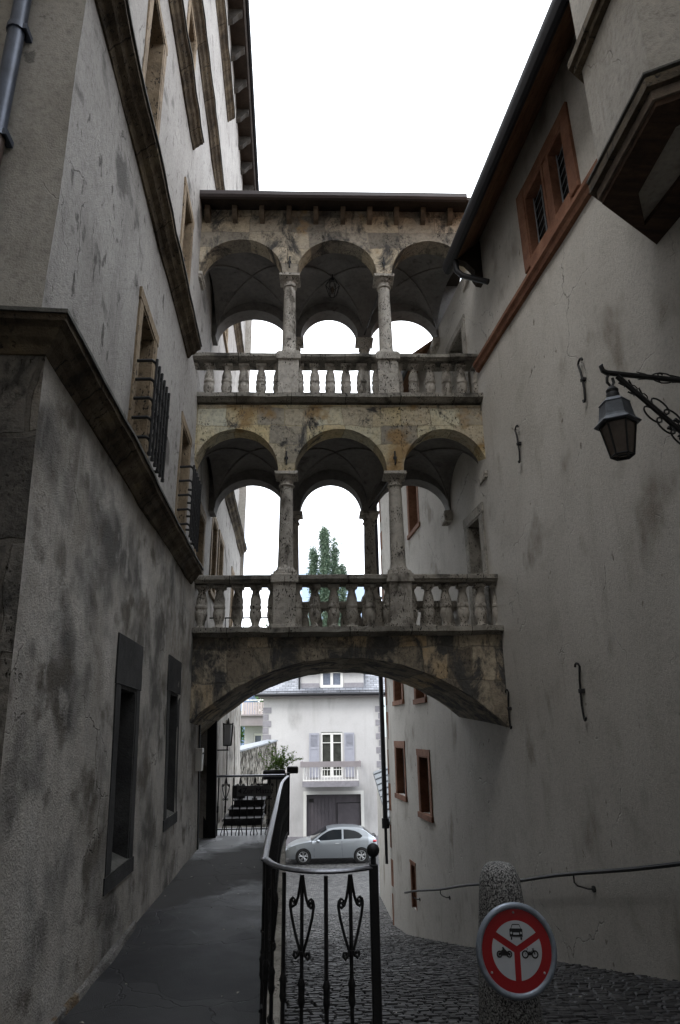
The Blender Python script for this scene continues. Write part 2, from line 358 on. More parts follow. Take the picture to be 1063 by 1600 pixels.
# masonry of the bridge
def masonry(name, palette, bw, bh, mort, dark=.0, seed=0, blot=(.52, .62), ochre=None):
    m = Mt(name); tc_ = m.n('ShaderNodeTexCoord').outputs['Object']
    sx = m.n('ShaderNodeSeparateXYZ', {0: tc_})
    dn = m.n('ShaderNodeTexNoise', {'Vector': tc_, 'Scale': 2.2, 'Detail': 3}).outputs['Color']
    dv = m.n('ShaderNodeVectorMath', {0: dn, 1: (.5, .5, .5)}, operation='SUBTRACT').outputs[0]
    dv = m.n('ShaderNodeVectorMath', {0: dv, 'Scale': .16}, operation='SCALE').outputs[0]
    uv = m.n('ShaderNodeCombineXYZ', {0: sx.outputs[0], 1: sx.outputs[2], 2: 0.0}).outputs[0]
    uv = m.n('ShaderNodeVectorMath', {0: uv, 1: dv}, operation='ADD').outputs[0]
    uv = m.n('ShaderNodeVectorMath', {0: uv, 1: (seed * .37, seed * .21, 0)}, operation='ADD').outputs[0]
    br = m.n('ShaderNodeTexBrick', {'Vector': uv, 'Scale': 1.0, 'Mortar Size': mort, 'Mortar Smooth': .3, 'Brick Width': bw, 'Row Height': bh, 'Color1': (0, 0, 0, 1), 'Color2': (1, 1, 1, 1), 'Mortar': (.5, .5, .5, 1), 'Bias': 0.0}, offset=.5, squash=.8, squash_frequency=2)
    blk = br.outputs['Color']; mo = br.outputs['Fac']
    big = m.noise(tc_, 1.1, 5, .6, .5)
    v = m.math('ADD', m.math('MULTIPLY', blk, .55), m.math('MULTIPLY', big, .5))
    col = m.ramp(v, palette)
    c1 = m.co((1, 1, .45)); f = m.noise(tc_, 15, 6, .72); g = m.noise(tc_, 45, 4, .6)
    col = m.mix(.7, col, m.ramp(f, [(.3, (.4, .4, .4)), (.5, (1, 1, 1)), (.75, (1.3, 1.27, 1.2))]), 'MULTIPLY')
    if ochre:
        k = m.step(m.noise(m.co(loc=(seed, 2, 1)), 1.5, 4, .6), *ochre)
        col = m.mix(m.math('MULTIPLY', k, .85), col, m.mix(f, (.22, .13, .05), (.50, .33, .15)))
    k = m.step(m.noise(m.co((1.2, 1, .75), loc=(seed * 3, 1, 4)), 1.9, 7, .72, .6), *blot)
    col = m.mix(k, col, m.mix(f, (.02, .019, .018), (.16, .155, .145)))
    pn = m.step(m.noise(c1, 48, 4, .62), .58, .62); k2 = m.math('MULTIPLY', pn, m.step(m.noise(tc_, 2.5, 4), .45, .6))
    col = m.mix(k2, col, (.03, .027, .023))
    col = m.mix(m.math('MULTIPLY', mo, .3), col, (.12, .105, .085))
    h = m.math('ADD', m.math('MULTIPLY', f, .8), m.math('MULTIPLY', g, .3))
    h = m.math('SUBTRACT', h, m.math('MULTIPLY', k2, 1.2)); h = m.math('SUBTRACT', h, m.math('MULTIPLY', mo, .8))
    return m.fin(col, .92, m.bump(h, .9, .04), spec=.2)
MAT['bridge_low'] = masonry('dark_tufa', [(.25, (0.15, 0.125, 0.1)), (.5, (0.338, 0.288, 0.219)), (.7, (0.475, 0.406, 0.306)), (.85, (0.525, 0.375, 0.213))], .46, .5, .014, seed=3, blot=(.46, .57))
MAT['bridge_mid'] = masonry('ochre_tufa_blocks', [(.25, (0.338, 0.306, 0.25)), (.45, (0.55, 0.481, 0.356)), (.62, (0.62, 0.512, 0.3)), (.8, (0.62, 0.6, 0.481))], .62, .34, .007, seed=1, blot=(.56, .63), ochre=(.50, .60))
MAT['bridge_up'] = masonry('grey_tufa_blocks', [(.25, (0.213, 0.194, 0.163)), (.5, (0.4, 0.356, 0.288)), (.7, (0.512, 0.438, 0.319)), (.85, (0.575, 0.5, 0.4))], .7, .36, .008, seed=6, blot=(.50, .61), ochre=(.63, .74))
MAT['quoin_wall'] = masonry('corner_masonry', [(.25, (.13, .12, .11)), (.5, (.23, .215, .195)), (.72, (.31, .285, .25)), (.9, (.30, .22, .14))], .85, .62, .02, seed=11, blot=(.47, .58))
# paving
def paving(name, kind):
    m = Mt(name); c = m.co(); sx = m.n('ShaderNodeSeparateXYZ', {0: c})
    nb = m.noise(c, 1.3, 4, .6); edge = m.math('MULTIPLY', m.math('SUBTRACT', nb, .5), 2.2)
    y = m.math('ADD', sx.outputs[1], edge)
    y = m.math('SUBTRACT', y, m.math('MULTIPLY', sx.outputs[0], .9)) if kind == 'asphalt' else y
    lo, hi = (9.0, 12.2) if kind == 'asphalt' else (9.4, 13.2)
    dry = m.math('MULTIPLY', m.step(y, lo - .12, lo + .12), m.step(y, hi + .2, hi - .2))     # rain has not reached the ground under the bridge
    if kind == 'asphalt':
        g = m.noise(c, 120, 3, .7); f = m.noise(c, 2.5, 6, .65)
        col = m.mix(m.step(f, .35, .68), (.010, .010, .012), (.028, .028, .031))
        col = m.mix(.5, col, m.ramp(g, [(.3, (.5, .5, .5)), (.7, (1.5, 1.5, 1.5))]), 'MULTIPLY')
        far = m.step(y, 11.6, 12.4)  # landing past the bridge painted paler to show the sky light on it
        col = m.mix(m.math('MULTIPLY', dry, .7), col, (.055, .053, .052)); col = m.mix(far, col, (.46, .47, .49))
        pk = m.step(m.noise(m.co(loc=(3, 8, 1)), .55, 3, .5), .53, .535)
        col = m.mix(m.math('MULTIPLY', pk, .45), col, (.045, .045, .046))
        dv = m.n('ShaderNodeVectorMath', {0: c, 1: m.n('ShaderNodeVectorMath', {0: m.n('ShaderNodeTexNoise', {'Vector': c, 'Scale': 3.0, 'Detail': 5}).outputs['Color'], 'Scale': .4}, operation='SCALE').outputs[0]}, operation='ADD').outputs[0]
        ck = m.step(m.vor(dv, .9, 'DISTANCE_TO_EDGE'), .007, .002); col = m.mix(m.math('MULTIPLY', ck, .7), col, (.004, .004, .004))
        hgt = m.math('SUBTRACT', m.math('ADD', g, m.math('MULTIPLY', f, .8)), m.math('ADD', ck, m.math('MULTIPLY', pk, .4))); st = .6
        wet = m.mix(m.step(f, .3, .7), (.42, .42, .42), (.6, .6, .6)); ro = m.mix(dry, wet, (.85, .85, .85))
        return m.fin(col, m.n('ShaderNodeRGBToBW', {0: ro}).outputs[0], m.bump(hgt, st, .006), spec=.36)
    # stone setts laid in shallow arcs
    arc = m.math('MULTIPLY', m.math('SINE', m.math('MULTIPLY', sx.outputs[0], 4.2)), .10)
    v2 = m.n('ShaderNodeCombineXYZ', {0: sx.outputs[0], 1: m.math('ADD', sx.outputs[1], arc), 2: 0.0}).outputs[0]
    d = m.n('ShaderNodeTexNoise', {'Vector': c, 'Scale': 3.5, 'Detail': 2}).outputs['Color']
    d = m.n('ShaderNodeVectorMath', {0: d, 'Scale': .05}, operation='SCALE').outputs[0]
    v2 = m.n('ShaderNodeVectorMath', {0: v2, 1: d}, operation='ADD').outputs[0]
    br = m.n('ShaderNodeTexBrick', {'Vector': v2, 'Scale': 1.0, 'Mortar Size': .012, 'Mortar Smooth': .6, 'Brick Width': .125, 'Row Height': .095, 'Color1': (0, 0, 0, 1), 'Color2': (1, 1, 1, 1), 'Mortar': (.5, .5, .5, 1)}, offset=.5)
    f = m.noise(c, 14, 5, .7); b = m.noise(c, .8, 4, .6)
    isl = m.n('ShaderNodeNewGeometry').outputs['Random Per Island']
    far = m.step(sx.outputs[1], 21.4, 21.6)
    rnd_ = m.mix(far, isl, br.outputs['Color']); rnd_ = m.n('ShaderNodeRGBToBW', {0: rnd_}).outputs[0]
    col = m.ramp(m.math('ADD', m.math('MULTIPLY', rnd_, .62), m.math('MULTIPLY', f, .38)), [(.2, (.028, .028, .031)), (.5, (.085, .083, .082)), (.75, (.15, .147, .142)), (.92, (.26, .25, .235))])
    col = m.mix(m.math('MULTIPLY', m.math('MULTIPLY', br.outputs['Fac'], far), .85), col, (.012, .011, .010))
    near = m.step(m.math('ADD', sx.outputs[1], m.math('MULTIPLY', edge, 2.5)), 17.5, 12.5)      # wet nearer part of the lane, its colour darkened to stand for shade
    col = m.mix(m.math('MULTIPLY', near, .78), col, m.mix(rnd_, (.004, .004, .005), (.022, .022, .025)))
    h = m.math('SUBTRACT', m.math('MULTIPLY', f, .5), m.math('MULTIPLY', br.outputs['Fac'], far))
    ro = m.math('ADD', .34, m.math('MULTIPLY', b, .4))
    return m.fin(col, ro, m.bump(h, 1.0, .03), spec=.35)
MAT['asphalt'] = paving('wet_asphalt', 'asphalt')
MAT['setts'] = paving('stone_setts', 'setts')
MAT['earth'] = plain('earth', (.09, .085, .07), .9, 0, .3, .3, .3)
MAT['grass'] = plain('grass', (.09, .14, .035), .9, 0, .3, 3, .3)
def slate(name):
    m = Mt(name); c = m.co(kind='UV'); sx = m.n('ShaderNodeSeparateXYZ', {0: c})
    br = m.n('ShaderNodeTexBrick', {'Vector': c, 'Scale': 1.0, 'Mortar Size': .012, 'Mortar Smooth': .2, 'Brick Width': .30, 'Row Height': .16, 'Color1': (.12, .13, .15, 1), 'Color2': (.26, .27, .30, 1), 'Mortar': (.05, .05, .055, 1)}, offset=.5)
    tri = m.math('FRACT', m.math('DIVIDE', sx.outputs[1], .16))
    col = m.mix(.45, br.outputs['Color'], m.ramp(m.noise(c, 22, 5, .7), [(.3, (.5, .5, .52)), (.7, (1.4, 1.4, 1.42))]), 'MULTIPLY')
    return m.fin(col, .38, m.bump(m.math('SUBTRACT', m.math('MULTIPLY', tri, -.8), br.outputs['Fac']), .8, .02))
MAT['slate'] = slate('slate_tiles')

# ================================================================== GROUND
STREET = [(-30, .02), (3.2, .02), (4.2, -.02), (6.4, -.45), (9.2, -1.05), (13, -1.87), (17.7, -2.83), (20.2, -3.1), (26, -3.45), (31, -3.69), (35, -3.69), (36.2, -3.78), (60, -4.3)]
def street_z(y):
    for (a, b), (c, d) in zip(STREET, STREET[1:]):
        if a <= y <= c: return b + (d - b) * (y - a) / (c - a)
    return STREET[-1][1]
bm = BM()
quad(bm, (-3000, -3000, -5.2), (3000, -3000, -5.2), (3000, 3000, -5.2), (-3000, 3000, -5.2))
tag(obj('ground', bm, MAT['earth']), 'flat earth below the town', 'ground', kind='structure')
bm = BM()
ys = [-30, -10, 0] + [2 + .5 * i for i in range(0, 76)] + [45, 60]
xs = [-.12 + .4 * i for i in range(0, 32)]
rows = [[bm.verts.new((x if i else -.14 - (0 if y < 13.5 else min(6, (y - 13.5) * .8)), y, street_z(y) + .012 * noise.noise(Vector((x, y, 0))))) for i, x in enumerate(xs)] for y in ys]
for a, b in zip(rows, rows[1:]):
    for i in range(len(xs) - 1): bm.faces.new((a[i], a[i + 1], b[i + 1], b[i]))
rx = random.Random(3)
def arc_y(x): return .16 * abs(math.sin(x * 1.9 + .4))
y = 3.6
while y < 21.5:
    x = -.03 + rx.random() * .05
    while x < 3.75 - .057 * max(0, y - 8):
        wd, dp = rx.uniform(.075, .118), .080; yy = y + arc_y(x + wd / 2); zc = street_z(yy); sl = (street_z(yy + .1) - zc) / .1
        tl = math.atan((arc_y(x + wd) - arc_y(x)) / wd) * .8 + rx.uniform(-.06, .06); ca, sa = math.cos(tl), math.sin(tl); hz_ = .018 + rx.uniform(-.007, .007); tx_, ty_ = rx.uniform(-.05, .05), rx.uniform(-.05, .05)
        rings = []
        for (k_, zz) in ((1.0, -.02), (1.0, hz_ - .012), (.82, hz_)):
            rings.append([])
            for px_, py_ in ((-1, -1), (0, -1.06), (1, -1), (1.05, 0), (1, 1), (0, 1.06), (-1, 1), (-1.05, 0)):
                lx_, ly_ = px_ * (wd / 2 - .005) * k_ + rx.uniform(-.003, .003), py_ * (dp / 2 - .005) * k_ + rx.uniform(-.003, .003)
                X_, Y_ = lx_ * ca - ly_ * sa, lx_ * sa + ly_ * ca
                rings[-1].append(bm.verts.new((x + wd / 2 + X_, yy + Y_, zc + sl * Y_ + zz + (lx_ * tx_ + ly_ * ty_ if zz > 0 else 0))))
        for ra, rb_ in zip(rings, rings[1:]):
            for j in range(8): bm.faces.new((ra[j], ra[(j + 1) % 8], rb_[(j + 1) % 8], rb_[j]))
        bm.faces.new(rings[-1]); x += wd
    y += .085
tag(obj('street', bm, MAT['setts'], smooth=True), 'steep lane of dark stone setts running down beneath the bridge', 'street', kind='structure')
bm = BM()
pp = [(-14, -12), (-.10, -12), (-.10, 13.75), (-1.7, 13.75), (-1.7, 3.3), (-14, 3.3)]
prism(bm, WORLD, pp, -5, 0.0)
tag(obj('path', bm, MAT['asphalt']), 'raised wet asphalt footpath along the left wall', 'path', kind='structure')
bm = BM()     # kerb edge of the path against the drop
box(bm, WORLD, -.15, -.03, 4.35, 13.75, -3.2, .035, .012); wob(bm, .006, 3)
tag(obj('kerb', bm, MAT['slab']), 'stone kerb carrying the railing along the footpath edge', 'kerb', kind='structure')

bm = BM(); rows = []
for k in range(40):
    y = 4.7 + 2.3 * k / 39; wd = (.045 + .045 * noise.noise(Vector((y * 1.9, 4, 0)))) * math.sin(math.pi * (k + .3) / 39.6) ** .5; rows.append([bm.verts.new((-1.40, y, .05 + .015 * noise.noise(Vector((y * 2, 1, 0))))), bm.verts.new((-1.36 + wd * .6, y, .035)), bm.verts.new((-1.36 + wd, y, -.01))])
for a, b in zip(rows, rows[1:]):
    for j in range(2): bm.faces.new((a[j], b[j], b[j + 1], a[j + 1]))
tag(obj('kerb', bm, MAT['quoin'], smooth=True), 'irregular cement fillet where the footpath meets the left wall', 'kerb', kind='structure')
# ================================================================== LEFT BUILDING
LB = thing('stone_house', 'tall old house on the left with rough grey plaster and brown stone ledges', 'building', (-1.5, 3.6, 0))
FL = Fr((-1.5, 0, 0), (0, 1, 0), (1, 0, 0))
Y0, Y1, YC = 3.62, 21.0, 3.62
OM, OU = -.11, -.23            # setbacks of the storeys
low_holes = [(5.98, 6.62, .60, 2.04), (8.47, 9.08, .73, 2.14), (11.4, 12.5, -.02, 1.95), (16.2, 16.5, -.2, 2.0), (18.6, 18.85, .1, 1.9)]
mid_holes = [(6.16, 6.82, 4.45, 5.98), (9.0, 9.7, 4.45, 5.98), (11.0, 11.9, 3.1, 5.4), (13.2, 14.0, 4.4, 5.9), (14.6, 15.4, 4.4, 5.9), (18.0, 18.6, 4.4, 5.9)]
up_holes = [(5.75, 6.45, 7.75, 10.2), (8.55, 9.25, 7.75, 9.85), (7.75, 8.35, 11.4, 12.85), (14.5, 15.2, 11.2, 12.8), (18, 18.7, 7.8, 9.8)]
def wallpart(name, segs, mat, bot=None):
    bm = BM()
    for (F, s0, s1, z0, z1, holes, dep, o) in segs: panel(bm, F, s0, s1, z0, z1, holes, dep, o, .35)
    wob(bm, .02, .9, 1); return bm
FS = Fr((0, Y0, 0), (-1, 0, 0), (0, -1, 0))   # near face, s runs to the left from the corner (x = -s)
bm = wallpart('w', [(FL, Y0, Y1, -5, 4.06, low_holes, .32, 0)], None)
obj('wall', bm, MAT['plaster_low'], LB)
bm = wallpart('w', [(FL, Y0 - OM, Y1, 4.04, 7.42, mid_holes, .34, OM), (FL, Y0 - OU, Y1, 7.40, 19.2, up_holes, .38, OU)], None)
obj('wall', bm, MAT['plaster_up'], LB)
bm = BM(); panel(bm, FS, 1.5, 11, -5, 4.06, [], .3, 0, .4); wob(bm, .02, .9, 1); obj('wall', bm, MAT['quoin_wall'], LB)
bm = BM(); panel(bm, Fr((0, Y1, 0), (-1, 0, 0), (0, 1, 0)), 1.5, 11, -5, 4.06); wob(bm, .02, .9, 1)
obj('wall', bm, MAT['quoin_wall'], LB)
bm = BM(); panel(bm, FS, 1.5 - OM, 11, 4.04, 7.42, [], .3, OM, .4); panel(bm, FS, 1.5 - OU, 11, 7.40, 19.2, [], .3, OU, .4)
panel(bm, Fr((0, Y1, 0), (-1, 0, 0), (0, 1, 0)), 1.5, 11, 4.04, 19.2); quad(bm, (-11, 3.6, -5), (-11, 21, -5), (-11, 21, 19.2), (-11, 3.6, 19.2)); wob(bm, .02, .9, 1)
obj('wall', bm, MAT['plaster_face'], LB)
# unseen wing added behind the viewpoint to shade the forecourt
WX, WY, WZ = -4.6, -1.6, 19.0
bm = BM(); FWg = Fr((WX, 0, 0), (0, -1, 0), (1, 0, 0)); panel(bm, FWg, -3.5, -WY, -1, WZ, [], .3, 0, .9); FWh = Fr((WX, WY, 0), (1, 0, 0), (0, 1, 0)); panel(bm, FWh, 0, 3.75 - WX, -1, WZ, [], .3, 0, .9)
quad(bm, (WX, 3.5, WZ), (WX, WY, WZ), (-11, WY, WZ), (-11, 3.5, WZ)); quad(bm, (WX, WY, WZ), (3.75, WY, WZ), (3.75, -11, WZ), (WX, -11, WZ)); obj('added_shade_wall', bm, MAT['plaster_face'], LB)
# ledges: profile (o,z), swept along wall and returned round the corner
def ledge(z_near, z_far, y1, ob, out, h, ret=True, seed=0, y0=None):
    Y0 = y0 or YC
    bm = BM()
    prof = [(ob - .05, 0), (ob + .02, 0), (ob + .05, .05 * h / .2), (ob + out * .55, .08 * h / .2), (ob + out * .75, .13 * h / .2), (ob + out, .15 * h / .2), (ob + out, .20 * h / .2), (ob - .05, .24 * h / .2)]
    n = max(4, int((y1 - Y0) / .3)); rows = []
    if ret:
        rows.append([(-1.5 - 9.5, Y0 - o, z_near + z) for o, z in prof])
        rows.append([(-1.5 - 1.2, Y0 - o, z_near + z) for o, z in prof]); rows.append([(-1.5 - .5, Y0 - o, z_near + z) for o, z in prof])
    for i in range(n + 1):
        y = Y0 + (y1 - Y0) * i / n; zz = z_near + (z_far - z_near) * min(1, i / n * (y1 - Y0) / 6.5)
        rows.append([(-1.5 + o, (Y0 - o) if i == 0 else y, zz + z) for o, z in prof])
    V = [[bm.verts.new(p) for p in r_] for r_ in rows]; k = len(prof)
    for a, b in zip(V, V[1:]):
        for j in range(k): bm.faces.new((a[j], b[j], b[(j + 1) % k], a[(j + 1) % k]))
    bm.faces.new(V[0]); bm.faces.new(V[-1][::-1]); wob(bm, .02, 2.3, seed)
    o = obj('ledge', bm, MAT['ledge'], LB)
    bm = BM(); rows2 = [[(p[0], p[1], p[2]) for p in (r_[5], r_[6], r_[7])] for r_ in rows]
    V = []
    for a, b, c in rows2:
        a, b, c = Vector(a), Vector(b), Vector(c); d = (b - c); d.z = 0; d.normalize()
        V.append([bm.verts.new(b + d * .02 + Vector((0, 0, -.006))), bm.verts.new(b + d * .02 + Vector((0, 0, .02))), bm.verts.new(c + Vector((0, 0, .03))), bm.verts.new(c + Vector((0, 0, .008)))])
    for a, b in zip(V, V[1:]):
        for j in range(4): bm.faces.new((a[j], b[j], b[(j + 1) % 4], a[(j + 1) % 4]))
    bm.faces.new(V[0]); bm.faces.new(V[-1][::-1]); wob(bm, .02, 2.3, seed)
    obj('capping', bm, MAT['slate_cap'], o)
ledge(3.79, 3.79, 9.95, 0, .17, .20, True, 1)
ledge(7.20, 7.10, 9.05, OM, .19, .22, True, 2)
ledge(7.10, 7.10, 20.9, OM, .19, .22, False, 6, 13.0)
ledge(11.05, 11.05, 8.9, OU, .16, .18, True, 3)
ledge(13.0, 13.0, 20.9, OU, .17, .17, False, 4)
ledge(16.5, 16.5, 13.1, OU, .17, .17, False, 5)
def surround(F, hole, wd, o, parent, mat, proud=.02, dep=.3, pane=MAT['void'], sill=True, grid=True, name='window', panedep=.22, top=None, sillp=.03):
    a, b, c, d = hole; bm = BM(); p = proud
    box(bm, F, a - wd, a - .002, o - .06, o + p, c, d); box(bm, F, b + .002, b + wd, o - .06, o + p, c, d)
    box(bm, F, a - wd - .02, b + wd + .02, o - .06, o + p + .004, d + .002, d + (top or wd))
    if sill: box(bm, F, a - wd - .03, b + wd + .03, o - .06, o + p + sillp, c - wd * .8, c - .002)
    # stone lining of the reveal
    box(bm, F, a - .03, a + .035, o - dep - .02, o + p - .006, c - .02, d + .02); box(bm, F, b - .035, b + .03, o - dep - .02, o + p - .006, c - .02, d + .02); box(bm, F, a + .036, b - .036, o - dep - .02, o + p - .008, d - .03, d + .03)
    bmesh.ops.subdivide_edges(bm, edges=[e for e in bm.edges if e.calc_length() > .3], cuts=3, use_grid_fill=True); wob(bm, .006, 5, a)
    w_ = obj(name, bm, mat, parent)
    bm = BM(); quad(bm, *[F.w(s, o - panedep, z) for s, z in ((a, c), (b, c), (b, d), (a, d))]); obj('pane', bm, pane, w_)
    return w_
for hq in mid_holes[:2] + mid_holes[3:]: surround(FL, hq, .13, OM, LB, MAT['ochre'], dep=.34, panedep=.3)
surround(FL, mid_holes[2], .15, OM, LB, MAT['ochre'], dep=.34, panedep=.3, sill=False, name='gallery_door')
for hq in up_holes: surround(FL, hq, .13, OU, LB, MAT['ochre'], dep=.38, panedep=.34)
for hq in low_holes[:2]:
    w_ = surround(FL, hq, .15, 0, LB, MAT['grey_frame'], proud=.006, dep=.32, panedep=.26, top=.42, sillp=.006)
    bm = BM()      # sloping sill slab
    a, b, c, d = hq
    v = [FL.w(a, -.26, c + .12), FL.w(b, -.26, c + .12), FL.w(b, .01, c + .005), FL.w(a, .01, c + .005)]
    quad(bm, *v); obj('sill', bm, MAT['slate_cap'], w_)
    for k in range(9):
        bm = BM(); tube(bm, [FL.w(a + .018, -.05, c + .2 + k * (d - c - .3) / 8), FL.w(a + .065, -.04, c + .2 + k * (d - c - .3) / 8 + .012)], .008, 5); obj('bar_stub', bm, MAT['slab'], w_)
a, b, c, d = low_holes[2]
bm = BM(); quad(bm, *[FL.w(s, -.28, z) for s, z in ((a, c), (b, c), (b, d), (a, d))])
box(bm, FL, a - .13, a - .002, -.05, .02, 0, d); box(bm, FL, b + .002, b + .13, -.05, .16, 0, d); box(bm, FL, a - .15, b + .15, -.05, .024, d + .002, d + .16)
obj('door', bm, MAT['void'], LB)
for hq in low_holes[3:]:
    bm = BM(); a, b, c, d = hq; quad(bm, *[FL.w(s, -.2, z) for s, z in ((a, c), (b, c), (b, d), (a, d))]); obj('window_slit', bm, MAT['void'], LB)
# basket grilles
def grille(hq):
    a, b, c, d = hq; bm = BM(); a -= .06; b += .06; o0, o1 = OM + .02, OM + .20; z0, z1 = c - .2, c + .86
    for k in range(5):
        z = z0 + .12 + (z1 - z0 - .2) * k / 4
        tube(bm, [FL.w(a, o0, z + .04), FL.w(a, o1 - .03, z + .05), FL.w(a + .03, o1, z + .04), FL.w(b - .03, o1, z), FL.w(b, o1 - .03, z - .01), FL.w(b, o0, z)], .017, 6)
    for k in range(6):
        s = a + .03 + (b - a - .06) * k / 5
        tube(bm, [FL.w(s, o1 + .015, z0), FL.w(s, o1 + .015, (z0 + z1) / 2), FL.w(s, o1 + .015, z1)], .015, 6)
        for z in (z0, z0 + .5, z1 - .3): tube(bm, [FL.w(s, o1 + .015, z - .015), FL.w(s, o1 + .015, z + .02)], .02, 6)
    obj('window_grille', bm, MAT['iron'], LB, True)
grille(mid_holes[0]); grille(mid_holes[1])
# downpipe on the near face, wall iron, roof
bm = BM(); tube(bm, [(-2.04, 3.54 - OM, 5.5), (-2.04, 3.54 - OM, 19)], .058, 12); dp = obj('downpipe', bm, MAT['pipe_blue'], LB, True)
bm = BM(); tube(bm, [(-2.04, 3.54 - OM, 4.1), (-2.04, 3.54 - OM, 5.52)], .061, 12); obj('pipe_foot', bm, MAT['pipe_brown'], dp, True)
for z in (5.5, 6.5, 9.5, 12.5):
    bm = BM(); tube(bm, [(-2.04, 3.54 - OM, z), (-2.04, 3.54 - OM, z + .05)], .07, 12); box(bm, WORLD, -2.0, -1.955, 3.5 - OM, 3.65 - OM, z, z + .05); obj('pipe_clip', bm, MAT['pipe_blue'], dp, True)
def anchor(F, s, o, z0, z1, parent, sgn=1, mat=None):
    bm = BM(); h_ = z1 - z0; pts = []
    for k in range(5):
        an = math.pi * .9 * k / 4; pts.append(F.w(s - sgn * .06 * math.cos(an * .9), o, z1 - .03 + .05 * math.sin(an) - .004 * k))
    pts += [F.w(s + .012 * sgn, o, z1 - h_ * .3), F.w(s, o, z0 + h_ * .5), F.w(s - .012 * sgn, o, z0 + h_ * .25)]
    for k in range(5):
        an = math.pi * .9 * k / 4; pts.append(F.w(s + sgn * .05 * (1 - math.cos(an)) * .5, o, z0 + .03 - .05 * math.sin(an)))
    tube(bm, pts, .014, 6); box(bm, F, s - .03, s + .03, o - .05, o + .015, z0 + h_ * .46, z0 + h_ * .54, .005)
    return obj('wall_anchor', bm, MAT['iron'], parent, True)
bm = BM(); tube(bm, [FL.w(4.72, OM + .04, 7.95), FL.w(4.72, OM + .03, 7.55)], .022, 6); box(bm, FL, 4.66, 4.78, OM, OM + .05, 7.78, 7.86, .01); obj('wall_anchor', bm, MAT['iron'], LB)
RF = BM(); extr(RF, FL, [(OU - .1, 19.15), (.16, 19.15), (.20, 19.22), (.20, 19.42), (-4.8, 22.5), (-9.6, 19.2)], Y0 - .5, Y1 + .4, 1)
rf = obj('roof', RF, MAT['darkwood'], LB)
for k in range(19):
    y = 3.55 + .95 * k; bm = BM()
    extr(bm, Fr(FL.w(y, 0, 0), (0, 1, 0), (1, 0, 0)), [(OU - .05, 18.72), (OU + .12, 18.80), (.02, 18.97), (.12, 19.04), (.12, 19.149), (OU - .05, 19.149)], 0, .15)
    obj('bracket', bm, MAT['darkbracket'], rf)
bm = BM(); tube(bm, [FL.w(Y0 - .5, .24, 19.33), FL.w(Y1 + .4, .24, 19.33)], .055, 10); obj('gutter', bm, MAT['gutter_dark'], rf, True)
# the lowest storey leans: its foot stands further out
def descend(o):
    for c in o.children: yield c; yield from descend(c)
for o in list(descend(LB)):
    if o.type == 'MESH':
        for v in o.data.vertices:
            if v.co.z < 3.9 and v.co.x > -3.2 and v.co.y > 3: v.co.x += .033 * (3.9 - max(v.co.z, -.6))
# letter box by the door
bm = BM(); box(bm, FL, 10.98, 11.2, .05, .18, 1.12, 1.45, .008)
mb = obj('letter_box', bm, MAT['white_paint']); tag(mb, 'small white letter box on the left wall beside the dark doorway', 'letter box')
bm = BM(); box(bm, FL, 11.02, 11.16, .18, .184, 1.36, 1.385); obj('slot', bm, MAT['void'], mb)

# ================================================================== BRIDGE
GB = thing('gallery_bridge', 'stone bridge with two arcaded galleries joining the two old houses', 'bridge', (.9, 10.3, 2.7))
FB = Fr((-1.44, 10.3, 0), (.99905, -.0436, 0), (.0436, .99905, 0))
SL, SR = -.45, 5.0
# lower arch
def circ3(x1, y1, x2, y2, x3, y3):
    A = Matrix(((2 * (x2 - x1), 2 * (y2 - y1)), (2 * (x3 - x1), 2 * (y3 - y1)))); B = Vector((x2 * x2 - x1 * x1 + y2 * y2 - y1 * y1, x3 * x3 - x1 * x1 + y3 * y3 - y1 * y1))
    c = A.inverted() @ B; return c.x, c.y, math.hypot(x1 - c.x, y1 - c.y)
cx_, cz_, cr_ = circ3(-.1, 1.72, 2.25, 2.72, 4.7, 1.66)
def arch_low(s): return cz_ + math.sqrt(max(.01, cr_ ** 2 - (s - cx_) ** 2))
def arcwall(S, low_f, top, o0, o1, oback=None, jit=0, seed=0):
    """wall with a curved underside"""
    bm = BM(); rows = []
    for s in S:
        zl = low_f(s); nz_ = 5; col_f = []; col_b = []
        j = jit * noise.noise(Vector((s * 4, seed, 0)))
        for k in range(nz_ + 1):
            z = zl + j * (k == 0) + (top - zl) * k / nz_
            col_f.append(bm.verts.new(FB.w(s, o0 + (.010 * noise.noise(Vector((s * 3, z * 3, seed))) if jit else 0), z)))
            col_b.append(bm.verts.new(FB.w(s, o1, z)))
        rows.append((col_f, col_b))
    for (f1, b1), (f2, b2) in zip(rows, rows[1:]):
        for k in range(len(f1) - 1):
            bm.faces.new((f1[k], f2[k], f2[k + 1], f1[k + 1])); bm.faces.new((b1[k], b1[k + 1], b2[k + 1], b2[k]))
        bm.faces.new((f1[0], b1[0], b2[0], f2[0])); bm.faces.new((f1[-1], f2[-1], b2[-1], b1[-1]))
    return bm
S = [SL + (SR - SL) * i / 120 for i in range(121)]
DEP = 2.45
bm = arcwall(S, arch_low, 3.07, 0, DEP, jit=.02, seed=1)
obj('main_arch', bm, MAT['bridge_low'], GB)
COLS = [(1.353, 3.164, 5.77, 4.0, MAT['bridge_mid'], 6.98), (1.365, 3.11, 9.70, 7.98, MAT['bridge_up'], 11.25)]
def bays(c1, c2, l, r): return [(l, c1 - .135), (c1 + .135, c2 - .14), (c2 + .14, r)]
def arc_f(bs, spring, rise):
    def f(s):
        for a, b in bs:
            if a < s < b:
                c, r_ = (a + b) / 2, (b - a) / 2; return spring + rise * math.sqrt(max(0, 1 - ((s - c) / r_) ** 2))
        return spring
    return f
def samples(bs, l, r):
    L = [l, r]
    for a, b in bs:
        for k in range(25): L.append((a + b) / 2 - (b - a) / 2 * math.cos(math.pi * k / 24))
    return sorted(set(round(x, 4) for x in L if l <= x <= r))
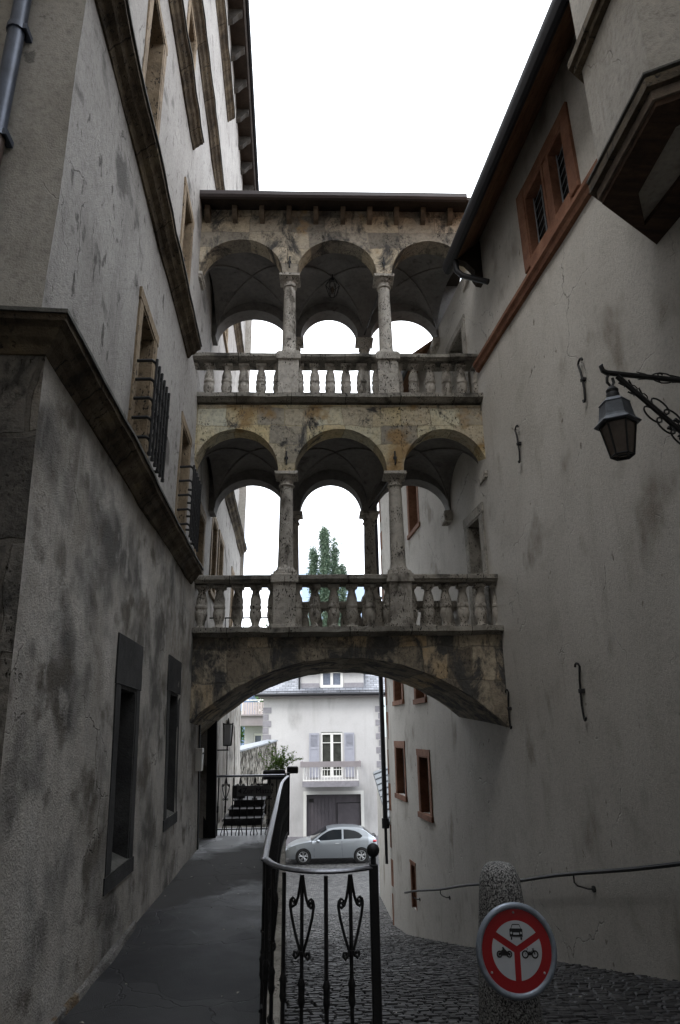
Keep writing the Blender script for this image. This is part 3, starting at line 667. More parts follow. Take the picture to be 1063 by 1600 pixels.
# lathe meshes shared by the repeats
def mesh_column(zb, zt):
    bm = BM(); h_ = zt - zb
    box(bm, WORLD, -.185, .185, -.185, .185, 0, .055, .008)
    lathe(bm, [(.178, .055), (.178, .075), (.165, .10), (.145, .115), (.132, .15), (.126, .18), (.120, h_ * .35), (.106, h_ - .26), (.104, h_ - .235), (.128, h_ - .228), (.132, h_ - .21), (.122, h_ - .195), (.112, h_ - .19), (.112, h_ - .13), (.135, h_ - .115), (.16, h_ - .075), (.165, h_ - .06)], 20)
    box(bm, WORLD, -.19, .19, -.19, .19, h_ - .06, h_ - .002, .008)
    wob(bm, .004, 9); return bm
def mesh_baluster(h_):
    bm = BM()
    box(bm, WORLD, -.085, .085, -.085, .085, 0, .05, .006); box(bm, WORLD, -.09, .09, -.09, .09, h_ - .055, h_, .006)
    P = [(.07, .05), (.058, .075), (.062, .10), (.083, .16), (.097, .215), (.092, .27), (.083, .30), (.088, .318), (.095, .325), (.095, .355), (.088, .362), (.083, .38), (.088, .415), (.084, .46), (.066, .53), (.056, .565), (.062, .59), (.072, .605), (.078, h_ - .055)]
    lathe(bm, [(r_, z * h_ / .67 if z < h_ - .06 else z) for r_, z in P], 14); wob(bm, .003, 9); return bm
cprev = {}
def put(name, key, maker, mat, loc, parent, rz=0, smooth=True):
    if key not in cprev:
        o = obj(name, maker(), mat, None, smooth); o.location = loc; o.rotation_euler = (0, 0, rz); par(o, parent); cprev[key] = o; return o
    return dup(cprev[key], loc, rz, parent)
BRZ = -R(2.5)
for lev, (c1, c2, spring, rail, wmat, top) in enumerate(COLS):
    l, r = -.22 - .1 * lev, 4.72
    bs = bays(c1, c2, l + .03, r - .0)
    rise = .76 if lev == 0 else .74
    bm = arcwall(samples(bs, SL, SR), arc_f(bs, spring, rise), top, 0, .36, jit=.012, seed=3 + lev)
    obj('arcade_wall', bm, wmat, GB)
    # rear arcade
    lb_ = (-.15, -.30)[lev]; rb = bays(1.385, 2.88, lb_, 4.46); O2 = 2.08
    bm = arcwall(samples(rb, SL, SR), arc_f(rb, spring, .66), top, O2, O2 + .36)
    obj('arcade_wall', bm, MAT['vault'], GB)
    # groin vaults, one per bay
    fl = [l + .03, c1, c2, r]; bl = [lb_, 1.385, 2.88, 4.46]
    for b in range(3):
        bm = BM(); n = 36; V = []
        for i in range(n + 1):
            u = -math.cos(math.pi * i / n); row = []
            for j in range(n + 1):
                v = -math.cos(math.pi * j / n); fu, fv = (u + 1) / 2, (v + 1) / 2
                s = (fl[b] + (fl[b + 1] - fl[b]) * fu) * (1 - fv) + (bl[b] + (bl[b + 1] - bl[b]) * fu) * fv
                o = .34 + (O2 + .02 - .34) * fv
                hh = max(.85 * math.sqrt(max(0, 1 - u * u)), .80 * math.sqrt(max(0, 1 - v * v)))
                row.append(bm.verts.new(FB.w(s, o, spring + .015 + hh * (1 - .16 * fv * 0))))
            V.append(row)
        for i in range(n):
            for j in range(n): bm.faces.new((V[i][j], V[i][j + 1], V[i + 1][j + 1], V[i + 1][j]))
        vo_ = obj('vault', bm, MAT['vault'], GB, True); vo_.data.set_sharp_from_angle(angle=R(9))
        bm = BM()
        for dg_ in (1, -1):
            pts = []
            for i in range(1, 40):
                u = -math.cos(math.pi * i / 40); v = u * dg_; fu, fv = (u + 1) / 2, (v + 1) / 2
                s = (fl[b] + (fl[b + 1] - fl[b]) * fu) * (1 - fv) + (bl[b] + (bl[b + 1] - bl[b]) * fu) * fv
                pts.append(FB.w(s, .34 + (O2 + .02 - .34) * fv, spring + .012 + .84 * math.sqrt(max(0, 1 - u * u))))
            tube(bm, pts, .018, 5)
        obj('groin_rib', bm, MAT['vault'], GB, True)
    # floor, base course, handrail course
    zb = rail - .83
    bm = BM(); box(bm, FB, SL, SR, .30, DEP, zb - .20, zb - .03); obj('floor_slab', bm, MAT['slab'], GB)
    bm = BM(); extr(bm, FB, [(-.13, zb - .075), (-.13, zb), (.40, zb), (.40, zb - .13), (-.02, zb - .13), (-.10, zb - .085)], SL, SR, 40); wob(bm, .014, 3.3, lev); obj('base_course', bm, MAT['course'], GB)
    bm = BM(); extr(bm, FB, [(0.0, rail - .115), (-.02, rail - .09), (-.045, rail - .07), (-.045, rail - .012), (-.03, rail), (.37, rail), (.40, rail - .02), (.40, rail - .07), (.37, rail - .115)], SL, SR, 40); wob(bm, .012, 3.3, lev + 3); obj('parapet_rail', bm, MAT['course'], GB)
    for c in (c1, c2):
        bm = BM(); box(bm, FB, c - .18, c + .18, -.03, .36, zb, rail - .09, .008); box(bm, FB, c - .215, c + .215, -.065, .41, rail - .125, rail + .014, .01); box(bm, FB, c - .20, c + .20, -.05, .38, zb + .002, zb + .06, .008)
        bmesh.ops.subdivide_edges(bm, edges=[e for e in bm.edges if e.calc_length() > .2], cuts=3, use_grid_fill=True); wob(bm, .006, 6, c); obj('pedestal', bm, MAT['travertine'], GB)
        put('column', ('col', lev), lambda: mesh_column(rail + .016, spring), MAT['travertine'], FB.w(c, .18, rail + .016), GB, BRZ)
        bm = BM(); box(bm, FB, c - .012, c + .012, -.035, .005, spring + .10, spring + .34, .004); box(bm, FB, c - .03, c + .03, -.03, .005, spring + .2, spring + .24, .004); obj('iron_spike', bm, MAT['iron'], GB)
    for c, cb in ((c1, 1.385), (c2, 2.88)):
        bm = BM(); tube(bm, [FB.w(c, .34, spring + .06), FB.w(cb, O2, spring + .06)], .016, 6); obj('tie_rod', bm, MAT['iron'], GB)
        put('column', ('col', lev), None, None, FB.w(cb, O2 + .18, rail + .016), GB, BRZ)
    for a, b in ((l, c1 - .18), (c1 + .18, c2 - .18), (c2 + .18, r)):
        n = 5
        for k in range(n + 1):
            s = a + (b - a) * k / n
            put('baluster', 'bal', lambda: mesh_baluster(.70), MAT['travertine'], FB.w(s + random.uniform(-.008, .008), .17, zb + .003), GB, BRZ + R(90) * random.randint(0, 3) + R(random.uniform(-3, 3)))
    # imposts on the side walls
    for s0, s1 in ((l - .3, l + .07), (r - .08, r + .3)):
        bm = BM(); box(bm, FB, s0, s1, -.02, .38, spring - .13, spring - .07, .008); box(bm, FB, s0, s1 + .02 * (s0 < 1), -.04, .40, spring - .075, spring - .004, .008); obj('impost', bm, MAT['travertine'], GB)
    bm = BM(); box(bm, FB, 4.34, 4.8, O2 - .05, O2 + .35, spring - .22, spring - .004, .02)
    obj('impost', bm, MAT['travertine'], GB)
# rear parapet of the lower gallery
bm = BM(); box(bm, FB, 1.2, SR, O2 + .03, O2 + .33, 3.86, 3.99, .01); obj('parapet_rail', bm, MAT['course'], GB)
for k in range(12):
    s = 1.62 + .25 * k
    if abs(s - 2.88) > .18: put('baluster', 'bal', None, None, FB.w(s, O2 + .18, 3.17), GB, BRZ)
for c in (1.385, 2.88):
    bm = BM(); box(bm, FB, c - .18, c + .18, O2 - .02, O2 + .36, 3.05, 4.0, .01); obj('pedestal', bm, MAT['travertine'], GB)
    bm = BM(); box(bm, FB, c - .18, c + .18, O2 - .02, O2 + .36, 7.0, 7.985, .01); obj('pedestal', bm, MAT['travertine'], GB)
def curl(bm, F, s, o, z, r_, sgn, r0=.008, turns=1.4, up=1, n=12):
    pts = []
    for k in range(n):
        f = k / (n - 1); a = f * turns * 2 * math.pi; rr = r_ * (1 - .75 * f)
        pts.append(F.w(s + sgn * (r_ - rr * math.cos(a)), o, z + up * rr * math.sin(a)))
    tube(bm, pts, r0, 5)
bm = BM(); FBR = Fr(FB.w(0, O2 + .18, 0), FB.a, FB.b)
tube(bm, [FBR.w(-.3, 0, 3.72), FBR.w(1.25, 0, 3.72)], .014, 6); tube(bm, [FBR.w(-.3, 0, 3.15), FBR.w(1.25, 0, 3.15)], .012, 6)
for k in range(9):
    s = -.2 + .17 * k; tube(bm, [FBR.w(s, 0, 3.1), FBR.w(s, 0, 3.72)], .009, 5)
    for sg in (-1, 1):
        tube(bm, [FBR.w(s, 0, 3.2), FBR.w(s + sg * .04, 0, 3.32), FBR.w(s + sg * .055, 0, 3.42), FBR.w(s + sg * .04, 0, 3.48), FBR.w(s + sg * .02, 0, 3.44)], .007, 5)
obj('iron_guard', bm, MAT['iron'], GB)
# roof
bm = BM(); extr(bm, FB, [(-.02, 11.12), (-.37, 11.03), (-.39, 11.05), (-.37, 11.13), (1.2, 12.05), (2.95, 11.2), (2.5, 11.0)], SL, SR, 4); rf = obj('roof', bm, MAT['darkwood'], GB)
bm = BM(); extr(bm, FB, [(-.391, 11.0), (-.46, 10.99), (-.49, 11.03), (-.49, 11.11), (-.46, 11.13), (-.39, 11.12)], SL + .08, SR - .35, 30); wob(bm, .006, 1.5); obj('gutter', bm, MAT['gutter_brown'], rf)
bm = BM(); extr(bm, FB, [(-.42, 11.15), (-.37, 11.19), (1.2, 12.14), (1.2, 12.052), (-.37, 11.132)], SL, SR - .35, 30); wob(bm, .015, 2.5); obj('slate_covering', bm, MAT['slate_cap'], rf)
for k in range(10):
    s = -.18 + .508 * k; bm = BM()
    extr(bm, FB, [(-.002, 10.80), (-.10, 10.83), (-.16, 10.88), (-.19, 10.97), (-.19, 11.06), (-.02, 11.11)], s - .045, s + .045); wob(bm, .008, 4, k)
    obj('bracket', bm, MAT['browntimber'], rf)
# lantern in the upper gallery
p = FB.w(2.18, 1.12, 0)
HL = thing('hanging_lantern', 'black iron lantern hanging under the middle vault of the upper gallery', 'lantern', (p.x, p.y, 10.03))
bm = BM(); tube(bm, [(p.x, p.y, 10.44), (p.x, p.y, 10.55)], .01, 5); tube(bm, [(p.x, p.y, 10.40), (p.x, p.y, 10.46)], .03, 6)
def hexr(r_, z, n=6, ph=0): return [(p.x + r_ * math.cos(2 * math.pi * k / n + ph), p.y + r_ * math.sin(2 * math.pi * k / n + ph), z) for k in range(n)]
H1, H2, H3 = hexr(.06, 10.42), hexr(.14, 10.28), hexr(.07, 10.03)
for k in range(6):
    tube(bm, [H1[k], H2[k]], .008, 5); tube(bm, [H2[k], H3[k]], .008, 5)
for H_ in (H1, H2, H3): tube(bm, H_, .008, 5, True)
obj('cage', bm, MAT['iron'], HL)
bm = BM(); tube(bm, [(p.x, p.y, 10.10), (p.x, p.y, 10.18), (p.x, p.y, 10.24)], [.02, .04, .02], 8); obj('bulb', bm, MAT['lampglass'], HL, True)

# ================================================================== RIGHT BUILDING
Q = Vector((3.25, 10.1, 0)); TH = R(-3.27)
FR_ = Fr(Q, (math.sin(TH), math.cos(TH), 0), (-math.cos(TH), math.sin(TH), 0))     # s away from the camera, o out into the lane
RB = thing('plaster_house', 'grey plastered house on the right with oriel and red sandstone windows', 'building', FR_.w(0, 0, -2))
T0, T1, ZT = -11.6, 9.3, 9.95
mull = [(-3.73, -3.27, 8.0, 9.08), (-3.09, -2.5, 8.0, 9.08)]
doors = [(.5, 1.15, 3.06, 5.15), (.6, 1.45, 7.0, 8.95)]
farw = [(7.18, 8.12, .2, 1.32), (4.84, 5.68, 0.0, 1.16), (7.1, 8.0, 2.45, 3.7), (4.85, 5.65, 2.38, 3.7), (4.62, 5.5, 6.3, 7.65), (6.55, 6.95, -2.1, -1.2)]
bm = BM(); panel(bm, FR_, T0, T1, -5, ZT, mull + doors + farw, .28, 0, .4)
wob(bm, .014, .8, 5)
obj('wall', bm, MAT['plaster_right'], RB)
bm = BM(); FE = Fr(FR_.w(T1, 0, 0), -FR_.b, FR_.a); panel(bm, FE, 0, 10, -5, ZT, [], .3, 0, .6)
FE2 = Fr(FR_.w(T0, 0, 0), -FR_.b, -FR_.a); panel(bm, FE2, 0, 10, -5, ZT, [], .3, 0, .9); quad(bm, FR_.w(T0, -10, -5), FR_.w(T1, -10, -5), FR_.w(T1, -10, ZT), FR_.w(T0, -10, ZT))
obj('wall', bm, MAT['plaster_right'], RB)
# remains of a painted corner
for k in range(14):
    bm = BM(); box(bm, FR_, T1 - .18 - .12 * (k % 2), T1 + .004, -.02, .005, -3 + .9 * k, -3 + .9 * k + .55 + .3 * random.random())
    obj('corner_stone', bm, MAT['redstone'], RB)
# string course
bm = BM(); extr(bm, FR_, [(-.02, 7.58), (.05, 7.60), (.07, 7.66), (.10, 7.70), (.10, 7.76), (.0, 7.80), (-.02, 7.80)], T0, -.05, 60); wob(bm, .005, 2); obj('string_course', bm, MAT['redstone'], RB)
# mullioned window
bm = BM()
box(bm, FR_, -3.93, -3.735, -.1, .035, 7.92, 9.28, .006); box(bm, FR_, -2.495, -2.27, -.1, .035, 7.92, 9.28, .006)
box(bm, FR_, -3.733, -2.497, -.1, .032, 9.085, 9.28, .006); box(bm, FR_, -3.265, -3.095, -.16, .01, 7.9, 9.083, .02); box(bm, FR_, -3.733, -2.497, -.1, .05, 7.82, 7.995, .006)
box(bm, FR_, -3.735, -3.70, -.2, -.102, 8.0, 9.08); box(bm, FR_, -2.53, -2.496, -.2, -.102, 8.0, 9.08)
bmesh.ops.subdivide_edges(bm, edges=[e for e in bm.edges if e.calc_length() > .3], cuts=3, use_grid_fill=True); wob(bm, .005, 5)
for a, b, c, d in mull: box(bm, FR_, a - .025, a + .03, -.30, .02, c - .02, d + .02); box(bm, FR_, b - .03, b + .025, -.30, .02, c - .02, d + .02); box(bm, FR_, a + .031, b - .031, -.30, .018, d - .03, d + .02)
wn_ = obj('mullioned_window', bm, MAT['redstone'], RB)
for hq in mull:
    a, b, c, d = hq; bm = BM(); quad(bm, *[FR_.w(s, -.13, z) for s, z in ((a, c), (b, c), (b, d), (a, d))]); pn = obj('pane', bm, MAT['pane'], wn_)
    bm = BM(); m_ = (a + b) / 2
    for s in (a + .04, b - .04, m_): tube(bm, [FR_.w(s, -.11, c), FR_.w(s, -.11, d)], .012, 4)
    for k in range(7):
        z = c + (d - c) * (k + .5) / 7; tube(bm, [FR_.w(a, -.12, z - .05), FR_.w(m_, -.12, z + .05), FR_.w(b, -.12, z - .05)], .006, 4)
    obj('lattice', bm, MAT['zinc'], pn)
for hq, nm in zip(doors, ('gallery_door', 'gallery_door')):
    surround(FR_, hq, .17, 0, RB, MAT['slab'], proud=.025, dep=.28, panedep=.24, sill=False, name=nm)
for i, hq in enumerate(farw[:4]): surround(FR_, hq, .14, 0, RB, MAT['redstone'], proud=.02, dep=.28, panedep=.2, pane=MAT['pane'])
w_ = surround(FR_, farw[4], .13, 0, RB, MAT['redstone'], proud=.015, dep=.28, panedep=.2, pane=MAT['brownwood'])
bm = BM(); box(bm, FR_, 4.64, 4.70, -.19, -.1, 6.3, 7.65); box(bm, FR_, 5.0, 5.05, -.19, -.12, 6.3, 7.65); obj('sash', bm, MAT['white_paint'], w_)
surround(FR_, farw[5], .06, 0, RB, MAT['redstone'], proud=.008, dep=.28, panedep=.2, sill=False)
for i in (0, 1):
    a, b, c, d = farw[i]; bm = BM()
    for s in (a + .28, b - .28): tube(bm, [FR_.w(s, -.12, c), FR_.w(s, -.12, d)], .014, 5)
    obj('window_bars', bm, MAT['iron'], RB)
for s, z0, z1, sg in ((-3.4, 5.28, 5.80, 1), (-1.43, 5.34, 5.88, 1), (-2.4, 1.75, 2.36, -1), (-.12, 1.69, 2.21, -1)): anchor(FR_, s, .04, z0, z1, RB, sg)
# eaves
def eave(t0, t1):
    bm = BM(); extr(bm, FR_, [(-.05, 9.93), (.0, 9.93), (.50, 9.42), (.60, 9.43), (.60, 9.50), (-5, 14), (-10, 9.9)], t0, t1, 20); r_ = obj('roof', bm, MAT['soffit'], RB)
    bm = BM(); extr(bm, FR_, [(.50, 9.46), (.50, 9.36), (.53, 9.28), (.58, 9.24), (.63, 9.26), (.66, 9.33), (.67, 9.42), (.66, 9.45), (.6, 9.5)], t0 - .05, t1 + .05, 20); obj('gutter', bm, MAT['gutter_dark'], r_, True)
    return r_
rf1 = eave(T0, -.55); rf2 = eave(2.62, T1 + .3)
bm = BM(); extr(bm, FR_, [(-.02, 9.0), (.10, 9.02), (.16, 9.12), (.14, 9.25), (.30, 9.42), (.45, 9.46), (.0, 9.9)], -.66, -.52); wob(bm, .01, 4); obj('bracket', bm, MAT['darkwood'], rf1)
bm = BM(); tube(bm, [FR_.w(-.85, .55, 9.25), FR_.w(-.85, .54, 9.05), FR_.w(-.88, .46, 8.94), FR_.w(-1.0, .28, 8.80), FR_.w(-1.12, .12, 8.66)], .05, 10); obj('spout', bm, MAT['gutter_dark'], rf1, True)
bm = BM(); tube(bm, [FR_.w(T1 + .02, .50, 9.3), FR_.w(T1 + .02, .16, 9.0), FR_.w(T1 + .02, .12, 8.8), FR_.w(T1 + .02, .11, -.55)], .065, 10)
tube(bm, [FR_.w(T1 + .02, .11, -.75), FR_.w(T1 + .02, .11, -.5)], .10, 10); tube(bm, [FR_.w(T1 + .02, .11, -1.6), FR_.w(T1 + .02, .11, -.7)], .04, 10); obj('downpipe', bm, MAT['gutter_dark'], RB, True)
bm = BM(); extr(bm, FR_, [(-.03, 9.9), (-.03, 9.98), (-5, 13.9), (-10, 9.9)], -.6, 2.7); obj('roof', bm, MAT['slate_cap'], RB)
# oriel
A, B, C, D = (-5.03, 0), (-5.47, .78), (-6.42, .86), (-6.98, 0)
def orin(k):           # plan offset outward by k
    return [(A[0] + k * 1.05, -.02), (B[0] + k * .6, B[1] + k), (C[0] - k * .5, C[1] + k), (D[0] - k * 1.05, -.02)]
bm = BM(); prism(bm, FR_, orin(0), 6.2, 12.5); bmesh.ops.subdivide_edges(bm, edges=bm.edges[:], cuts=5, use_grid_fill=True); wob(bm, .012, 1.5)
oriel = obj('oriel', bm, MAT['plaster_face'], RB)
bm = BM()
prism(bm, FR_, orin(.095), 6.255, 6.345); prism(bm, FR_, orin(.07), 6.347, 6.375)
obj('moulding', bm, MAT['ledge'], oriel)
bm = BM(); prism(bm, FR_, orin(.105), 6.377, 6.397); obj('capping', bm, MAT['slate_cap'], oriel)
bm = BM(); prism(bm, FR_, orin(.045), 6.165, 6.253); obj('lower_band', bm, MAT['band'], oriel)
bm = BM(); prism(bm, FR_, orin(.06), 7.72, 7.79); prism(bm, FR_, orin(.10), 7.792, 7.88); obj('string_course', bm, MAT['ledge'], oriel)
bm = BM(); po, pi_ = orin(.02), [(A[0] - .22, .26), (B[0] - .14, B[1] - .24), (C[0] + .14, C[1] - .24), (D[0] + .22, .26)]
vo = [bm.verts.new(FR_.w(*q, 6.11)) for q in po]; vi = [bm.verts.new(FR_.w(*q, 6.11)) for q in pi_]; vu = [bm.verts.new(FR_.w(*q, 6.16)) for q in pi_]; vt = [bm.verts.new(FR_.w(*q, 6.164)) for q in po]
for i in range(4):
    j = (i + 1) % 4
    bm.faces.new((vo[i], vo[j], vi[j], vi[i])); bm.faces.new((vi[i], vi[j], vu[j], vu[i])); bm.faces.new((vo[i], vo[j], vt[j], vt[i]))
obj('soffit_frame', bm, MAT['brownwood'], oriel)
bm = BM(); bm.faces.new([bm.verts.new(FR_.w(*q, 6.161)) for q in pi_]); obj('soffit_panel', bm, MAT['plaster_face'], oriel)

# ================================================================== STREET FURNITURE
# wall handrail
HR = thing('wall_handrail', 'thin black iron handrail fixed along the right wall above the steep lane', 'handrail', FR_.w(-2, .1, -.8))
def hz(t): return -1.87 + (7.25 - t) / (7.25 + 3.77) * 2.36
bm = BM(); tube(bm, [FR_.w(7.3, .03, hz(7.3)), FR_.w(7.22, .11, hz(7.22))] + [FR_.w(7 - k * .6, .12, hz(7 - k * .6) + .01 * math.sin(k)) for k in range(23)], .02, 8); obj('rail', bm, MAT['iron'], HR, True)
for t in (6.4, 4.0, -1.85, -4.8):
    bm = BM(); tube(bm, [FR_.w(t, .12, hz(t) - .01), FR_.w(t, .12, hz(t) - .08), FR_.w(t - .03, .10, hz(t) - .11), FR_.w(t - .2, .06, hz(t) - .11), FR_.w(t - .22, -.01, hz(t) - .11)], .010, 6)
    tube(bm, [FR_.w(t - .22, -.005, hz(t) - .11), FR_.w(t - .22, .015, hz(t) - .11)], .035, 8); obj('rail_bracket', bm, MAT['iron'], HR, True)

# lamp on a wrought-iron arm
LP = Vector((2.47, 4.42, 0)); lt = (LP - Q).dot(FR_.a); ln = (LP - Q).dot(FR_.b)
FP = Fr(LP, -FR_.b, FR_.a)      # s runs from the lantern to the wall
SL_ = thing('wall_lamp', 'six-sided street lantern hanging from a scrolled wrought-iron arm on the right wall', 'street lamp', FR_.w(lt, .0, 4.2))
Ld = thing('lantern', None, None, (LP.x, LP.y, 3.56)); par(Ld, SL_)
bm = BM()
tube(bm, [FP.w(-.045, 0, 4.34), FP.w(-.06, 0, 4.32), FP.w(-.05, 0, 4.28), FP.w(-.02, 0, 4.265), FP.w(.4, 0, 4.245), FP.w(ln, 0, 4.21)], [.006, .018, .02, .022, .022, .022], 7)
tube(bm, [FP.w(.06, 0, 4.24), FP.w(ln, 0, 4.24 - (ln - .06) * 1.0)], .022, 7)
o_ = obj('arm', bm, MAT['iron'], SL_, True)
bm = BM(); bd_ = Vector((1, -1.0)).normalized(); bnrm = Vector((1.0, 1)).normalized()
def bp(a, c): q = Vector((.06, 4.24)) + bd_ * a + bnrm * c; return FP.w(q.x, 0, q.y)
def oval(a, c, la, lc, r_=.008, n=16, rot=0): tube(bm, [bp(a + la * math.cos(2 * math.pi * k / n), c + lc * math.sin(2 * math.pi * k / n)) for k in range(n)], r_, 5, True)
for i, a in enumerate((.40, .53, .67, .82, .97)):
    for sg in (-1, 1): oval(a, sg * .052, .085, .042)
for a in (.56, .68, .80, .95):
    for sg in (-1, 1):
        for k in range(7):
            an = random.random() * 6.28; rr = .03 * random.random()
            c0 = bp(a + rr * math.cos(an), sg * (.04 + .02 * random.random())); tube(bm, [c0 + Vector((-.014, 0, 0)), c0 + Vector((0, .004 * sg, .004)), c0 + Vector((.012, 0, 0))], [.004, .014, .004], 5)
for a, c in ((.16, .035), (.26, .04), (.22, -.035), (.12, -.03)):
    tube(bm, [bp(a, 0), bp(a - .02, c * .5), bp(a - .05, c), bp(a - .075, c * 1.25), bp(a - .07, c * 1.5)], [.009, .008, .008, .006, .004], 5)
    tube(bm, [bp(a + .03 * math.cos(k), c * .7 + .018 * math.sin(k)) for k in (0, 1, 2, 3, 4)], .005, 5)
for a, c in ((.74, .10), (.74, -.10)):
    tube(bm, [bp(a, c * .9), bp(a + .015, c * 1.25), bp(a + .03, c * 1.5)], [.014, .016, .002], 4)
def ap(s, c): return FP.w(s, 0, 4.262 - .035 * s + c)
for s in (.33, .62, .95):
    for sg in (-1, 1):
        tube(bm, [ap(s, 0), ap(s + .05, sg * .03), ap(s + .1, sg * .045), ap(s + .16, sg * .04), ap(s + .24, sg * .005)], .006, 5)
        tube(bm, [ap(s + .02, 0), ap(s - .03, sg * .02), ap(s - .07, sg * .028), ap(s - .10, sg * .035)], [.008, .007, .005, .003], 5)
        tube(bm, [ap(s + .10 + .02 * math.cos(k), sg * .025 + .016 * math.sin(k)) for k in range(5)], .006, 5)
obj('scrollwork', bm, MAT['iron'], SL_, True)
c_ = (LP.x, LP.y, 0)
bm = BM(); tube(bm, [FP.w(0, 0, 4.26), FP.w(-.025, 0, 4.22), FP.w(-.03, 0, 4.18), FP.w(0, 0, 4.14), FP.w(.025, 0, 4.18), FP.w(.02, 0, 4.22)], .012, 6)
lathe(bm, [(.03, 4.03), (.05, 4.035), (.05, 4.075), (.044, 4.085), (.048, 4.11), (.03, 4.135), (.015, 4.15)], 12, c_); obj('collar', bm, MAT['iron'], Ld, True)
bm = BM(); lathe(bm, [(.165, 3.812), (.172, 3.822), (.135, 3.86), (.128, 3.88), (.112, 3.985), (.118, 3.99), (.085, 4.025), (.05, 4.035)], 6, c_); obj('cap', bm, MAT['lampcap'], Ld)
bm = BM(); lathe(bm, [(.079, 3.565), (.126, 3.81)], 6, c_); obj('glass', bm, MAT['lampglass'], Ld)
bm = BM()
def hx(r_, z): return [(LP.x + r_ * math.cos(math.pi / 3 * k + math.pi / 6), LP.y + r_ * math.sin(math.pi / 3 * k + math.pi / 6), z) for k in range(6)]
h1, h2 = hx(.082, 3.56), hx(.129, 3.812)
for k in range(6): tube(bm, [h1[k], h2[k]], .0075, 5)
tube(bm, h1, .009, 5, True); tube(bm, h2, .008, 5, True); tube(bm, hx(.05, 3.55), .006, 5, True)
for k in range(6): tube(bm, [h1[k], hx(.05, 3.55)[k]], .006, 5)
obj('frame', bm, MAT['iron'], Ld)

# granite bollard
bm = BM(); lathe(bm, [(.205, -.25), (.18, .1), (.152, .45), (.126, .72), (.116, .82), (.10, .868), (.07, .895), (.02, .903)], 24); wob(bm, .006, 8)
bo = obj('bollard', bm, MAT['granite'], None, True); bo.location = (1.24, 4.30, -.02); tag(bo, 'tapered grey granite bollard carrying the round traffic sign', 'bollard')
# traffic sign on the bollard
dirn = (Vector((1.30, 4.10, .455)) - Vector((0, 0, .455))).normalized(); yaw_s = math.atan2(dirn.y, dirn.x) - R(90)
TS = thing('traffic_sign', 'round red traffic sign with car, motorcycle and moped on white segments', 'traffic sign', (1.232, 4.05, .50), yaw_s - R(26))
TS.rotation_euler = (R(-4), R(3), yaw_s + R(20))
def sgn(name, bm, mat, smooth=False):
    o = obj(name, bm, MAT[mat], None, smooth); o.parent = TS; return o
def plate(bm, pts, y, th=.002):
    a = [bm.verts.new((x, y, z)) for x, z in pts]; b = [bm.verts.new((x, y + th, z)) for x, z in pts]
    bm.faces.new(a); bm.faces.new(b[::-1]); n = len(pts)
    for i in range(n): bm.faces.new((a[i], b[i], b[(i + 1) % n], a[(i + 1) % n]))
def cpts(r_, n=48, cx=0, cz=0, sx=1): return [(cx + sx * r_ * math.cos(2 * math.pi * k / n), cz + r_ * math.sin(2 * math.pi * k / n)) for k in range(n)]
RS = .214
bm = BM(); plate(bm, cpts(RS - .012), .0, .004); sgn('disc', bm, 'signred')
bm = BM(); tube(bm, [(x, .004, z) for x, z in cpts(RS - .006, 56)], .017, 10, True); sgn('rim', bm, 'signrim', True)
bm = BM(); rin, gp = .138, .0165
for a0 in (30, 150, 270):
    aa, ab = R(a0), R(a0 + 120); dl = math.asin(gp / rin); pts = [(rin * math.cos(aa + dl + (ab - aa - 2 * dl) * k / 16), rin * math.sin(aa + dl + (ab - aa - 2 * dl) * k / 16)) for k in range(17)]
    am = (aa + ab) / 2; k_ = gp / math.sin(R(60)); pts.append((k_ * math.cos(am), k_ * math.sin(am))); plate(bm, pts, -.0015, .001)
sgn('white_segments', bm, 'signwhite')
bm = BM(); Y_ = -.003
plate(bm, [(-.036, .062), (.036, .062), (.036, .098), (.028, .102), (.020, .121), (-.020, .121), (-.028, .102), (-.036, .098)], Y_, .0008)
plate(bm, [(-.031, .048), (-.023, .048), (-.023, .061), (-.031, .061)], Y_, .0008); plate(bm, [(.023, .048), (.031, .048), (.031, .061), (.023, .061)], Y_, .0008)
sgn('car_pictogram', bm, 'signblack'); bm = BM()
def wheel_p(cx, cz, r_):
    tube(bm, [(x, Y_, z) for x, z in cpts(r_, 16, cx, cz)], .0035, 4, True, .4)
for cx in (-.098, -.044): wheel_p(cx, -.018, .013); plate(bm, cpts(.007, 10, cx, -.018), Y_, .0008)
plate(bm, [(-.098, -.018), (-.085, -.024), (-.06, -.024), (-.044, -.018), (-.046, -.008), (-.058, -.004), (-.066, .004), (-.076, .016), (-.083, .013), (-.080, .004), (-.09, -.004)], Y_, .0008)
sgn('motorcycle_pictogram', bm, 'signblack'); bm = BM()
for cx in (.044, .098): wheel_p(cx, -.018, .016)
for a_, b_ in (((.044, -.018), (.058, .008)), ((.052, -.004), (.072, -.016)), ((.072, -.016), (.088, .006)), ((.088, .006), (.098, -.018)), ((.058, .008), (.052, .012)), ((.082, .009), (.094, .010)), ((.060, -.006), (.086, -.006)), ((.074, -.02), (.07, -.006))):
    tube(bm, [(a_[0], Y_, a_[1]), (b_[0], Y_, b_[1])], .003, 4, False, .4)
plate(bm, [(.062, -.022), (.078, -.022), (.080, -.010), (.064, -.008)], Y_, .0008)
sgn('moped_pictogram', bm, 'signblack')
bm = BM(); plate(bm, [(-.027, .087), (.027, .087), (.021, .099), (.017, .116), (-.017, .116), (-.021, .099)][0:0] or [(-.026, .101), (.026, .101), (.018, .117), (-.018, .117)], -.0042, .001)
plate(bm, [(-.016, .072), (.016, .072), (.016, .082), (-.016, .082)], -.0042, .001)
for sx in (-1, 1): plate(bm, cpts(.0055, 12, sx * .027, .080), -.0042, .001)
sgn('pictogram_lights', bm, 'signwhite')
